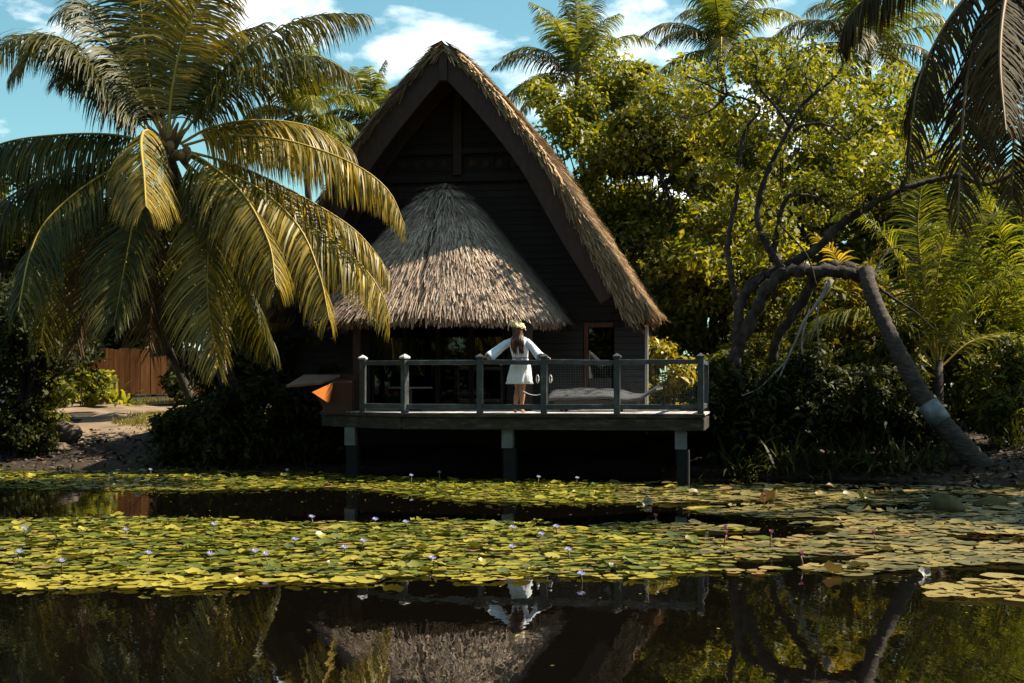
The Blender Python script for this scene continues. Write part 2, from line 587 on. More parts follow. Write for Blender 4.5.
def ground_patch(name, outline, dz, mat, step=.25):
    """sheet following the ground inside an outline (x, y points), its edge ragged"""
    ol = np.array(outline, float)
    x0, y0 = ol.min(0)
    x1, y1 = ol.max(0)
    xs, ys = np.arange(x0, x1 + step, step), np.arange(y0, y1 + step, step)
    X, Y = np.meshgrid(xs, ys)

    def inside(px, py):
        c = np.zeros(px.shape, bool)
        k = len(ol)
        for i in range(k):
            (xa, ya), (xb, yb) = ol[i], ol[(i + 1) % k]
            hit = ((ya > py) != (yb > py)) & (px < (xb - xa) * (py - ya) / (yb - ya + 1e-12) + xa)
            c ^= hit
        return c
    jx = X + .18 * np.sin(Y * 5.1) + .1 * np.sin(Y * 11 + X * 7)
    jy = Y + .18 * np.sin(X * 4.3) + .1 * np.sin(X * 13)
    ins = inside(jx, jy)
    nx = len(xs)
    i = np.arange(X.size).reshape(X.shape)
    keep = ins[:-1, :-1] & ins[:-1, 1:] & ins[1:, 1:] & ins[1:, :-1]
    f = np.stack([i[:-1, :-1][keep], i[:-1, 1:][keep], i[1:, 1:][keep], i[1:, :-1][keep]], -1)
    v = np.stack([X, Y, height(X, Y) + dz], -1).reshape(-1, 3)
    used, inv = np.unique(f, return_inverse=True)
    return link(name, v[used], inv.reshape(-1, 4), mat, None, True), inside


# sandy path and small lawn behind the left bank
path_o, _ = ground_patch('path', [(-16.5, 41.5), (-12.5, 41.0), (-10.3, 40.6), (-7, 41.8), (-4, 43), (-4, 46.5), (-9, 46.3), (-13.5, 46), (-17, 45.5)], .025, M['sand'])
tag(path_o, kind='structure')
sand_o, _ = ground_patch('sandy_ground', [(-11.6, 34.6), (-10.9, 33.2), (-9.4, 32.8), (-8.3, 33.9), (-8.6, 36), (-10.6, 41.5), (-12.0, 41.3)], .02, M['sand'])
tag(sand_o, kind='structure')
LAWN = [(-10.4, 36.8), (-8.9, 34.6), (-6.5, 34.4), (-5.5, 37), (-5.8, 40.6), (-8, 40.9), (-10.0, 40.4)]
lawn_o, lawn_in = ground_patch('lawn', LAWN, .03, M['grass'])
tag(lawn_o, kind='structure')
gp = RNG.uniform([-10.8, 34.3], [-5.3, 41.0], (9000, 2))
gp = gp[lawn_in(gp[:, 0], gp[:, 1])]
gp2 = RNG.uniform([-15, 46.3], [-4, 49.5], (5000, 2))
gp = np.vstack([gp, gp2])
gbase = np.stack([gp[:, 0], gp[:, 1], height(gp[:, 0], gp[:, 1]) + .02], 1)
ga = RNG.uniform(0, 2 * np.pi, len(gp))
gw = np.stack([np.cos(ga), np.sin(ga), 0 * ga], 1) * .012
gl = np.stack([RNG.normal(0, .04, len(gp)), RNG.normal(0, .04, len(gp)), RNG.uniform(.06, .16, len(gp))], 1)
gv = np.stack([gbase - gw, gbase + gw, gbase + gl], 1).reshape(-1, 3)
tag(link('grass', gv, np.arange(len(gv)).reshape(-1, 3), M['grass']), 'short yellow green grass along the sandy path', 'grass', kind='stuff')


LITTER = True


# ------------------------------------------------------------------ generators: leaves, blades, fronds
def leaf_quads(C, N, L, aspect, rng, droop=.12, fold=.10):
    n = len(C)
    r = rng.normal(size=(n, 3))
    D = nrm(r - N * (r * N).sum(1, keepdims=True))
    S = np.cross(N, D)
    L = np.broadcast_to(L, (n,))[:, None]
    Wd = L * aspect / 2
    v0 = C - D * L * .5
    v1 = C + S * Wd + N * L * fold
    v2 = C + D * L * .5 - np.array([0, 0, 1.0]) * L * droop
    v3 = C - S * Wd + N * L * fold
    v = np.stack([v0, v1, v2, v3], 1).reshape(-1, 3)
    return v, np.arange(4 * n).reshape(-1, 4)


def clump_leaves(clumps, per, size, aspect, rng, up=.5):
    """clumps: list of (centre, (rx, ry, rz)); leaves spread through each, denser towards its skin"""
    Cs, Ns = [], []
    for c, r in clumps:
        k = max(6, int(per * rng.uniform(.7, 1.3)))
        d = nrm(rng.normal(size=(k, 3)))
        rad = rng.uniform(0, 1, (k, 1)) ** .45
        Cs.append(np.array(tuple(c)) + d * rad * np.array(r) * rng.uniform(.75, 1.25, (k, 1)))
        Ns.append(nrm(d * .5 + rng.normal(size=(k, 3)) * .55 + np.array([0, 0, up])))
    C, N = np.vstack(Cs), np.vstack(Ns)
    return leaf_quads(C, N, size * np.clip(rng.lognormal(-.05, .38, len(C)), .4, 2.0), aspect, rng)


def blades(Pn, D, N, L, Wd, lift, rng, curl=0.0):
    """thatch straw / strap strips: start points, direction, normal -> two-quad strips"""
    n = len(Pn)
    S = nrm(np.cross(D, N))
    L = np.broadcast_to(L, (n,))[:, None]
    Wd = np.broadcast_to(Wd, (n,))[:, None]
    lift = np.broadcast_to(lift, (n,))[:, None]
    rows = []
    for t, w in ((0, .8), (.5, 1.0), (1, .55)):
        c = Pn + D * L * t + N * lift * (t ** 1.4) + np.array([0, 0, -1.0]) * curl * L * t * t
        rows.append(np.stack([c - S * Wd * .5 * w, c + S * Wd * .5 * w], 1))
    v = np.concatenate(rows, 1).reshape(-1, 3)
    b = np.arange(n)[:, None] * 6
    f = np.concatenate([b + np.array([0, 1, 3, 2]), b + np.array([2, 3, 5, 4])], 1).reshape(-1, 4)
    return v, f


def frond_np(pts, Lmax=.85, n=70, width=.045, grav=1.6, vee=.25, fwd=(.28, .85), roll=0.0, rng=RNG, rach=.035, side_ref=None, t0=.13, gap=0.0, tat=0.0):
    """feather frond along a rachis through pts. Returns verts, quads, material index"""
    rc = catmull(pts, 26)
    V, Fq, Mi = [], [], []
    # rachis, a four-sided tapering rib
    T = nrm(np.gradient(rc, axis=0))
    up = np.array([0, 0, 1.0])
    if side_ref is None:
        S = np.cross(T, up)
        ln = np.linalg.norm(S, axis=1, keepdims=True)
        ref = S[np.argmax(ln[:, 0])]
        S = np.where(ln < .25, ref[None, :], S)
    else:
        S = np.broadcast_to(np.array(side_ref, float), T.shape)
    S = nrm(S - T * (S * T).sum(1, keepdims=True))
    Nn = nrm(np.cross(S, T))
    if roll:
        c, s = math.cos(roll), math.sin(roll)
        S, Nn = S * c + Nn * s, Nn * c - S * s
    k = len(rc)
    tt = np.linspace(0, 1, k)
    r = (rach * (1 - .85 * tt) + .004)[:, None]
    ring = np.stack([rc + S * r, rc + Nn * r * .7, rc - S * r, rc - Nn * r * .7], 1)
    V.append(ring.reshape(-1, 3))
    i = np.arange(k - 1)[:, None] * 4
    for j in range(4):
        Fq.append(np.concatenate([i + j, i + (j + 1) % 4, i + 4 + (j + 1) % 4, i + 4 + j], 1))
        Mi.append(np.ones(k - 1, np.int32))
    off = 4 * k
    # leaflets
    ts = t0 + (1 - t0) * np.linspace(0, 1, n) ** .92
    for sgn in (-1, 1):
        t = np.clip(ts + rng.normal(0, .004, n), t0, 1)
        if gap > 0:
            t = t[rng.uniform(size=n) > gap]
        m = len(t)
        g = lambda A: np.stack([np.interp(t, tt, A[:, q]) for q in range(3)], 1)
        p, tn, sd_, nn = g(rc), nrm(g(T)), nrm(g(S)), nrm(g(Nn))
        a = (fwd[0] + (fwd[1] - fwd[0]) * t ** 1.5 + rng.normal(0, .06, m))[:, None]
        d = nrm(sd_ * sgn * np.cos(a) + tn * np.sin(a) + nn * (vee + rng.normal(0, .10, (m, 1))))
        L = Lmax * np.interp(t, [0, .12, .3, .6, .85, 1], [.45, .62, .95, 1.0, .68, .34]) * rng.uniform(.86, 1.1, m)
        if tat > 0:
            L = L * np.where(rng.uniform(size=m) < tat, rng.uniform(.25, .8, m), 1)
        L = L[:, None]
        w0 = (width * np.interp(t, [0, .5, 1], [.9, 1.0, .6]))[:, None]
        gv_ = (grav * rng.uniform(.75, 1.3, (m, 1)))
        c = p.copy()
        rows = []
        segs = 5
        tw = rng.normal(0, .45, (m, 1))
        for s in range(segs):
            u = s / (segs - 1)
            wv = nrm(tn - d * (tn * d).sum(1, keepdims=True) + tw * (sd_ * .8 + nn * .5))
            ww = w0 * (.65, 1.0, .9, .6, .08)[s] * .5
            rows.append(np.stack([c - wv * ww, c + wv * ww], 1))
            d2 = nrm(d + np.array([0, 0, -1.0]) * gv_ * (.16 + .42 * u) * .62)
            c = c + d2 * L / (segs - 1)
            d = d2
        V.append(np.concatenate(rows, 1).reshape(-1, 3))
        b = off + np.arange(m)[:, None] * 2 * segs
        for s in range(segs - 1):
            Fq.append(np.concatenate([b + 2 * s, b + 2 * s + 1, b + 2 * s + 3, b + 2 * s + 2], 1))
            Mi.append(np.zeros(m, np.int32))
        off += m * 2 * segs
    return np.vstack(V), np.vstack(Fq), np.concatenate(Mi)


def frond(parent, pts, mats, name='frond', label=None, **kw):
    v, f, mi = frond_np(pts, **kw)
    o = link(name, v, f, mats, parent, False, None, mi)
    if label:
        o['label'] = label
    return o


def palm_trunk(parent, pts, r0, r1, name='trunk', mat='palm_bark', k=46):
    c = catmull(pts, k)
    rr = []
    for i in range(k):
        t = i / (k - 1)
        r = r0 + (r1 - r0) * t ** .7
        rr.append(r * (1.0 + (.055 if i % 2 else -.02)) * (1 + .5 * max(0, 1 - t * 9) ** 2))
    return MB().tube(c, rr, 12, rough=.03).build(name, M[mat], parent, smooth=True)


def generic_palm(label, crown, base, flen, nf, seed, mats=('frond_lime', 'rachis'), group=None, up_bias=0.0, n=72, lmax=.95, name='coconut_palm', width=.05):
    rng = np.random.default_rng(seed)
    root = thing(name, label, 'palm tree', (base[0], base[1], gz(base[0], base[1])), 0, group)
    b = Vector((base[0], base[1], gz(base[0], base[1]) - .1))
    c = Vector(crown)
    mid = (b + c) / 2 + Vector((rng.uniform(-.4, .4), rng.uniform(-.3, .3), 0))
    palm_trunk(root, [b, mid, c], .17, .10)
    for i in range(nf):
        az = i * 2.39996 + rng.uniform(-.25, .25)
        el = R(86) - (i / (nf - 1)) ** 1.1 * R(92) + up_bias
        L = flen * rng.uniform(.85, 1.1)
        h = Vector((math.cos(az), math.sin(az), 0))
        d = h * math.cos(el) + Vector((0, 0, math.sin(el)))
        pts = [c]
        p = c.copy()
        for s in range(4):
            d = (d + Vector((0, 0, -1)) * (.16 + .13 * s)).normalized()
            p = p + d * L / 4
            pts.append(p.copy())
        side = Vector((-math.sin(az), math.cos(az), 0))
        frond(root, pts, [M[mats[0] if i % 3 else 'frond'], M[mats[1]]], n=n, Lmax=lmax, width=width, grav=rng.uniform(1.3, 2.3), rng=rng, rach=.035, side_ref=side, vee=.0)
    return root


def limb(mb, pts, r0, r1, n=8, k=None, rough=.08):
    k = k or max(6, int(len(pts) * 4))
    c = catmull(pts, k)
    rr = [(r0 + (r1 - r0) * (i / (k - 1)) ** .8) for i in range(k)]
    if rough > .12:
        rr = [r * (1 + .16 * math.sin(i * 1.9 + r0 * 99) * math.sin(i * .7) + random.uniform(-.07, .07)) for i, r in enumerate(rr)]
        c = c + np.array([[random.uniform(-1, 1) * r * .22 for _ in range(3)] for r in rr])
    mb.tube(c, rr, n, rough=rough)
    return c


def broadleaf(label, base, centre, radii, seed, leaf='leaf_mid', n_clump=46, per=230, size=.17, aspect=.5, clump_r=.62, name='broadleaf_tree', group=None,
              trunk_r=.17, cat='tree', bark='bark', fork=.35, up=.5):
    rng = np.random.default_rng(seed)
    st = random.getstate()
    random.seed(seed)
    bx, by = base
    z0 = gz(bx, by)
    root = thing(name, label, cat, (bx, by, z0), 0, group)
    c = np.array(centre, float)
    rad = np.array(radii, float)
    clumps = []
    for i in range(n_clump):
        d = nrm(rng.normal(size=3))
        rr = rng.uniform(.15, 1.0) ** .5
        q = c + d * rr * rad * rng.uniform(.85, 1.12)
        s = clump_r * rng.uniform(.6, 1.35)
        clumps.append((q, (s, s, s * .75)))
    tb = MB()
    b = Vector((bx, by, z0 - .15))
    cv = Vector(c)
    top = b.lerp(Vector((c[0], c[1], c[2] - rad[2] * .35)), .75)
    mid = b.lerp(top, .5) + Vector((rng.uniform(-.25, .25), rng.uniform(-.2, .2), 0))
    limb(tb, [b, mid, top], trunk_r, trunk_r * .6, 9)
    forks = [b.lerp(top, fork + (1 - fork) * k / 5) for k in range(6)]
    for (q, s) in clumps[::2]:
        q = Vector(q)
        f = forks[rng.integers(0, 6)]
        m_ = f.lerp(q, .5) + Vector((rng.uniform(-.3, .3), rng.uniform(-.3, .3), rng.uniform(.0, .45)))
        limb(tb, [f, m_, q], trunk_r * .32, .012, 5, 8)
    tb.build('trunk', M[bark], root, smooth=True)
    v, f = clump_leaves(clumps, per, size, aspect, rng, up)
    link('crown', v, f, M[leaf], root)
    random.setstate(st)
    return root


def shrub(label, loc, radii, seed, leaf='leaf_dark', n_clump=14, per=160, size=.13, aspect=.45, name='leafy_shrub', cat='shrub', group=None, clump_r=.28):
    rng = np.random.default_rng(seed)
    x, y = loc
    z0 = gz(x, y)
    root = thing(name, label, cat, (x, y, z0), 0, group)
    c = np.array([x, y, z0 + radii[2] * .95])
    clumps, sb = [], MB()
    for i in range(n_clump):
        d = nrm(rng.normal(size=3))
        q = c + d * np.array(radii) * rng.uniform(.2, 1) ** .5
        q[2] = max(q[2], z0 + .12)
        s = clump_r * rng.uniform(.7, 1.3)
        clumps.append((q, (s, s, s)))
        if i % 2 == 0:
            b = Vector((x + rng.uniform(-.08, .08), y + rng.uniform(-.08, .08), z0 - .05))
            qv = Vector(q)
            limb(sb, [b, b.lerp(qv, .5) + Vector((0, 0, .1)), qv], .022, .006, 5, 7)
    sb.build('stem', M['bark'], root, smooth=True)
    v, f = clump_leaves(clumps, per, size, aspect, rng)
    link('foliage', v, f, M[leaf], root)
    return root


def strap_plant(label, loc, n, L, seed, mat='leaf_dark', w=.05, name='strap_leaf_plant', cat='plant', group=None, spread=.35, tilt=(20, 80)):
    """a tuft of arching strap leaves"""
    rng = np.random.default_rng(seed)
    x, y = loc
    z0 = gz(x, y)
    V, Fq = [], []
    off = 0
    for i in range(n):
        az = rng.uniform(0, 2 * math.pi)
        el = R(rng.uniform(*tilt))
        h = np.array([math.cos(az), math.sin(az), 0])
        d = h * math.cos(el) + np.array([0, 0, math.sin(el)])
        p = np.array([x, y, z0]) + h * rng.uniform(0, spread) * .6 + np.array([rng.uniform(-spread, spread), rng.uniform(-spread, spread), 0])
        s = np.array([-h[1], h[0], 0])
        l = L * rng.uniform(.6, 1.15)
        for k in range(6):
            ww = w * (.5, .9, 1, .85, .55, .05)[k] * .5
            V += [p - s * ww, p + s * ww]
            d = d + np.array([0, 0, -1]) * .14 * (1 + k * .35)
            d = d / np.linalg.norm(d)
            p = p + d * l / 5
        for k in range(5):
            Fq.append((off + 2 * k, off + 2 * k + 1, off + 2 * k + 3, off + 2 * k + 2))
        off += 12
    o = link(name, np.array(V), np.array(Fq), M[mat], None, False, (x, y, z0))
    return tag(o, label, cat, group)


# ------------------------------------------------------------------ bungalow frame of reference
TH = R(10)
CT, STH = math.cos(TH), math.sin(TH)
Y0 = 26.0


def LW(u, v, z):
    return Vector((u * CT + v * STH, Y0 - u * STH + v * CT, z))


def U(px, v):
    k = (px - CX) / F
    return (k * (Y0 + v * CT) - v * STH) / (CT + k * STH)


def UZ(px, py, v):
    u = U(px, v)
    Y = Y0 - u * STH + v * CT
    return u, CH + (HY - py) * Y / F


DECK_Z = 1.25
VR0, VR1 = 3.3, 9.6          # main roof, front edge and back edge
VW = 5.0                     # front wall
house = thing('thatched_bungalow', 'steep thatched bungalow with a dark open gable and a lower thatched porch roof', 'bungalow', LW(-2.2, 5.5, .3), -TH)

prof_px = [(443, 43), (459, 52), (474, 66), (506, 102), (534, 137), (562, 179), (590, 223), (617, 262), (639, 294), (647, 304)]
prof = [UZ(a, b, VR0) for a, b in prof_px]
UA = prof[0][0]
prof_r = [(u - UA, z) for u, z in prof]          # (distance from the ridge line, height)


def prof_curve(n):
    c = catmull([(d, 0, z) for d, z in prof_r], n)
    return c[:, 0], c[:, 2]


def thatch_side(sgn, name):
    """one slope of the main roof: solid shell plus straw strips, joined as one thatch mesh"""
    rng = np.random.default_rng(21 + sgn)
    n = 30
    d, z = prof_curve(n)
    T = nrm(np.stack([np.gradient(d), np.gradient(z)], 1))
    N = np.stack([-T[:, 1], T[:, 0]], 1)
    V, Fq = [], []
    th = .13 + .34 * np.clip((np.linspace(0, 1, n) - .45) / .55, 0, 1) ** 1.3
    vs = np.linspace(VR0 + .03, VR1, 14)
    outer = [[(UA + sgn * d[i], v, z[i]) for v in vs] for i in range(n)]
    inner = [[(UA + sgn * max(d[i] - N[i, 0] * th[i], .0), v, z[i] - N[i, 1] * th[i]) for v in vs] for i in range(n)]
    nv = len(vs)
    verts = [LW(*p) for row in outer for p in row] + [LW(*p) for row in inner for p in row]
    o2 = n * nv
    f = []
    for i in range(n - 1):
        for j in range(nv - 1):
            a, b, c_, e = i * nv + j, i * nv + j + 1, (i + 1) * nv + j + 1, (i + 1) * nv + j
            f.append((a, b, c_, e))
            f.append((o2 + a, o2 + e, o2 + c_, o2 + b))
        for j in (0, nv - 1):
            a, e = i * nv + j, (i + 1) * nv + j
            f.append((a, e, o2 + e, o2 + a))
    for j in range(nv - 1):
        a, b = (n - 1) * nv + j, (n - 1) * nv + j + 1
        f.append((a, b, o2 + b, o2 + a))
    vs_np = np.array([tuple(q) for q in verts])
    f_np = np.array(f)
    mi = np.zeros(len(f), np.int32)
    # straw rows
    Ps, Ds, Ns, Ls, Ws, Li = [], [], [], [], [], []
    sl = np.concatenate([[0], np.cumsum(np.hypot(np.diff(d), np.diff(z)))])
    Ltot = sl[-1]
    rows = np.arange(.0, Ltot - .05, .16)
    uv = lambda a, b: np.stack([a * CT + b * STH, -a * STH + b * CT], -1)
    for s in rows:
        m = int((VR1 - VR0) / .055)
        v = rng.uniform(VR0, VR1, m)
        ss = np.clip(s + rng.normal(0, .05, m), 0, Ltot)
        dd, zz = np.interp(ss, sl, d), np.interp(ss, sl, z)
        tx, tz = np.interp(ss, sl, T[:, 0]), np.interp(ss, sl, T[:, 1])
        w = uv(UA + sgn * dd, v)
        Ps.append(np.stack([w[:, 0], Y0 + w[:, 1], zz], 1))
        w = uv(sgn * tx, rng.normal(0, .13, m))
        Ds.append(np.stack([w[:, 0], w[:, 1], tz], 1))
        w = uv(sgn * -tz, 0 * v)
        Ns.append(np.stack([w[:, 0], w[:, 1], tx], 1))
        Ls.append(rng.uniform(.22, .42, m))
        Ws.append(rng.uniform(.025, .06, m))
        Li.append(rng.uniform(.02, .085, m))
    # ragged straw at the front verge, hanging over the barge board
    m = 4200
    ss = rng.uniform(0, Ltot, m) ** .8 * Ltot ** .2
    dd, zz = np.interp(ss, sl, d), np.interp(ss, sl, z)
    tx, tz = np.interp(ss, sl, T[:, 0]), np.interp(ss, sl, T[:, 1])
    dep = rng.uniform(-.03, 1.12, m) * np.interp(ss, np.linspace(0, Ltot, n), th)
    nx, nz_ = -tz, tx
    w = uv(UA + sgn * (dd - nx * dep), np.full(m, VR0 + .02) - rng.uniform(0, .05, m))
    Ps.append(np.stack([w[:, 0], Y0 + w[:, 1], zz - nz_ * dep], 1))
    w = uv(sgn * tx * rng.uniform(.3, 1.0, m), -rng.uniform(.02, .30, m))
    Ds.append(nrm(np.stack([w[:, 0], w[:, 1], tz - rng.uniform(.0, .5, m)], 1)))
    w = uv(sgn * nx, -.6 + 0 * nx)
    Ns.append(nrm(np.stack([w[:, 0], w[:, 1], nz_], 1)))
    Ls.append(rng.uniform(.10, .34, m))
    Ws.append(rng.uniform(.016, .040, m))
    Li.append(rng.uniform(.0, .06, m))
    # thick ragged fringe along the eave
    m = 2600
    v = rng.uniform(VR0 - .03, VR1, m)
    dep = rng.uniform(-.03, .48, m)
    tx, tz = T[-1]
    nx, nz_ = -tz, tx
    back = rng.uniform(-.28, .05, m)
    w = uv(UA + sgn * (d[-1] + tx * back - nx * dep), v)
    Ps.append(np.stack([w[:, 0], Y0 + w[:, 1], z[-1] + tz * back - nz_ * dep], 1))
    w = uv(sgn * np.full(m, tx * .8) * rng.uniform(.5, 1.1, m), rng.normal(0, .12, m))
    Ds.append(nrm(np.stack([w[:, 0], w[:, 1], np.full(m, tz - .3)], 1)))
    w = uv(np.full(m, sgn * nx), 0 * v)
    Ns.append(np.stack([w[:, 0], w[:, 1], np.full(m, nz_)], 1))
    Ls.append(rng.uniform(.16, .32, m))
    Ws.append(rng.uniform(.02, .045, m))
    Li.append(rng.uniform(.0, .08, m))
    bv, bf = blades(np.vstack(Ps), np.vstack(Ds), np.vstack(Ns), np.concatenate(Ls), np.concatenate(Ws), np.concatenate(Li), rng)
    allv = np.vstack([vs_np, bv])
    allf = np.vstack([f_np, bf + len(vs_np)])
    mi = np.concatenate([mi, np.ones(len(bf), np.int32)])
    return link(name, allv, allf, [M['thatch_under'], M['thatch_gold']], house, False, None, mi)


thatch_side(1, 'main_roof')
thatch_side(-1, 'main_roof')
# ridge cover of straw
rng = np.random.default_rng(5)
m = 1500
v_ = rng.uniform(VR0 - .05, VR1, m)
sg = rng.choice([-1, 1], m)
w_ = np.stack([(UA + sg * .02) * CT + v_ * STH, Y0 - (UA + sg * .02) * STH + v_ * CT, np.full(m, prof_r[0][1] + .05)], 1)
D_ = nrm(np.stack([sg * .75 * CT, -sg * .75 * STH, np.full(m, -.6)], 1) + rng.normal(0, .1, (m, 3)))
N_ = nrm(np.stack([sg * .6 * CT, -sg * .6 * STH, np.full(m, .75)], 1))
bv, bf = blades(w_, D_, N_, rng.uniform(.3, .55, m), rng.uniform(.03, .07, m), .05, rng, .1)
link('ridge_cap', bv, bf, M['thatch'], house)


def profile_band(name, v0, v1, off0, off1, mat, smax=1.0, n=26, taper=0.0):
    """a board following both slopes of the roof, between two offsets below the outer thatch line"""
    d, z = prof_curve(n)
    T = nrm(np.stack([np.gradient(d), np.gradient(z)], 1))
    N = np.stack([-T[:, 1], T[:, 0]], 1)
    for sgn in (-1, 1):
        mb = MB(LW)
        vv, ff = [], []
        k = max(3, int(n * smax))
        for i in range(k):
            for (off, v) in ((off0, v0), (off1, v0), (off1, v1), (off0, v1)):
                off = off + taper * max(0, i / n - .45) / .55
                dd = d[i] - N[i, 0] * off
                zz = z[i] - N[i, 1] * off
                if dd < .0:
                    zz += dd * (T[i, 1] / max(T[i, 0], .2))
                    dd = 0.0
                vv.append((UA + sgn * dd, v, zz))
        for i in range(k - 1):
            for j in range(4):
                q = (i * 4 + j, i * 4 + (j + 1) % 4, (i + 1) * 4 + (j + 1) % 4, (i + 1) * 4 + j)
                ff.append(q)
        ff += [(0, 1, 2, 3), tuple((k - 1) * 4 + j for j in range(4))[::-1]]
        mb.add(vv, ff)
        mb.build(name, mat, house)


profile_band('barge_board', VR0 + .05, VR0 + .13, .15, .60, M['wood_barge'], .93, taper=.20)
profile_band('rafter', VR0 + 1.35, VR0 + 1.47, .20, .50, M['wood_barge'], .8, taper=.3)
MB(LW).box(UA - .09, UA + .09, VR0 - .02, VR0 + .16, prof_r[0][1] - .78, prof_r[0][1] - .12).build('ridge_end', M['wood_barge'], house, bevel=.01)

# gable wall and front wall (tongue and groove boards)
d_, z_ = prof_curve(60)


def roof_z(du):
    return float(np.interp(abs(du), d_, z_))


UWL, UWR = UA - 4.05, UA + 4.05
g = MB(LW)
zb = 1.12
bh = .15
zz = 3.0
while zz < prof_r[0][1] - .5:
    # widest half-width under the roof at this height
    half = float(np.interp(-(zz + bh), -z_, d_)) - .30
    half0 = float(np.interp(-zz, -z_, d_)) - .30
    if half < .05:
        break
    half0 = min(half0, 4.05)
    half = min(half, 4.05)
    for a0, a1, b0, b1 in ((-half0, half0, -half, half),):
        y0, y1 = VW, VW + .05
        o = .012
        vv = [(UA + a0, y0 - o, zz), (UA + a1, y0 - o, zz), (UA + b1, y0 + .004, zz + bh - .006), (UA + b0, y0 + .004, zz + bh - .006),
              (UA + a0, y1, zz), (UA + a1, y1, zz), (UA + b1, y1, zz + bh - .006), (UA + b0, y1, zz + bh - .006)]
        g.add(vv, [(0, 1, 2, 3), (5, 4, 7, 6), (0, 4, 5, 1), (3, 2, 6, 7), (0, 3, 7, 4), (1, 5, 6, 2)])
    zz += bh
g.build('gable_wall', M['wood_dark'], house)
uk, zk = UZ(458, 85, VW - .12)
MB(LW).box(uk - .10, uk + .10, VW - .22, VW - .04, UZ(458, 176, VW - .12)[1], zk + .5).build('king_post', M['wood_barge'], house, bevel=.008)
for py, hh in ((151, .13), (178, .17)):
    _, zt = UZ(460, py, VW - .1)
    hw = float(np.interp(-(zt + .1), -z_, d_)) - .32
    MB(LW).box(UA - hw, UA + hw, VW - .13, VW - .02, zt - hh / 2, zt + hh / 2).build('tie_beam', M['wood_dark'], house, bevel=.008)
# carved frieze between the tie beams
fz = MB(LW)
_, zf = UZ(460, 164, VW - .06)
x = -1.9
while x < 1.9:
    cx_ = UA + x
    fz.add([(cx_ - .11, VW - .05, zf), (cx_, VW - .06, zf - .11), (cx_ + .11, VW - .05, zf), (cx_, VW - .06, zf + .11)], [(0, 1, 2, 3)])
    fz.box(cx_ - .155, cx_ - .135, VW - .06, VW - .03, zf - .15, zf + .15)
    x += .31
fz.build('carved_frieze', M['wood_barge'], house)


def boards(mb, u0, u1, v0, v1, z0, z1, h=.14):
    z = z0
    while z < z1 - .02:
        t = min(z + h - .008, z1)
        mb.add([(u0, v0 - .012, z), (u1, v0 - .012, z), (u1, v0 + .004, t), (u0, v0 + .004, t), (u0, v1, z), (u1, v1, z), (u1, v1, t), (u0, v1, t)],
               [(0, 1, 2, 3), (5, 4, 7, 6), (0, 4, 5, 1), (3, 2, 6, 7), (0, 3, 7, 4), (1, 5, 6, 2)])
        z += h
    return mb


ZW1 = 3.0
uL0, uL1 = U(372, VW), U(505, VW)
ud0, ud1 = U(586, VW), U(612, VW)
boards(MB(LW), UWL, uL0 - .04, VW, VW + .06, zb, ZW1).build('front_wall', M['siding'], house)
sb = MB(LW)
boards(sb, uL1 + .04, ud0 - .06, VW, VW + .06, zb, ZW1)
sb.build('front_wall', M['siding'], house)
sb = MB(LW)
boards(sb, ud1 + .05, UWR, VW, VW + .06, zb, ZW1)
sb.build('front_wall', M['siding'], house)
sw = MB(LW)
for uu in (UWL, UWR - .06):
    z = zb
    while z < 3.0:
        sw.box(uu, uu + .06, VW + .08, VR1 - .4, z, z + .142)
        z += .15
sw.build('side_wall', M['siding'], house)
MB(LW).box(UWL, UWR, VR1 - .5, VR1 - .42, zb, 3.2).build('rear_wall', M['wood_dark'], house)
rg = MB(LW)
hw = 3.7
rg.add([(UA - hw, VR1 - .46, 3.2), (UA + hw, VR1 - .46, 3.2), (UA, VR1 - .46, 8.0)], [(0, 1, 2)])
rg.build('rear_gable', M['wood_dark'], house)
MB(LW).box(UWL, UWR, VW + .07, VR1 - .52, 1.10, 1.18).build('interior_floor', M['wood_dark'], house)
MB(LW).box(UWL, UWR, VW + .1, VW + .16, .0, 1.08).build('underfloor_skirt', M['wood_dark'], house)  # dark panel added to stand in for the shade under the house
# corner post, orange door frame, door leaf
MB(LW).box(UWR - .01, UWR + .055, VW - .06, VW + .04, zb, 3.05).build('corner_post', M['white_paint'], house, bevel=.008)
fr = MB(LW)
fr.box(ud0 - .04, ud0 + .05, VW - .05, VW + .08, DECK_Z, 3.1)
fr.box(ud0 + .05, ud1 + .03, VW - .045, VW + .08, 3.0, 3.1)
dfm = fr.build('door_frame', M['wood_red'], house, bevel=.006)
MB(LW).box(ud0 + .055, ud1 - .005, VW + .02, VW + .06, DECK_Z + .02, 1.9).build('door', M['siding'], house)
MB(LW).box(ud0 + .055, ud1 - .005, VW + .03, VW + .035, 1.905, 2.99).build('door_pane', M['glass'], house)
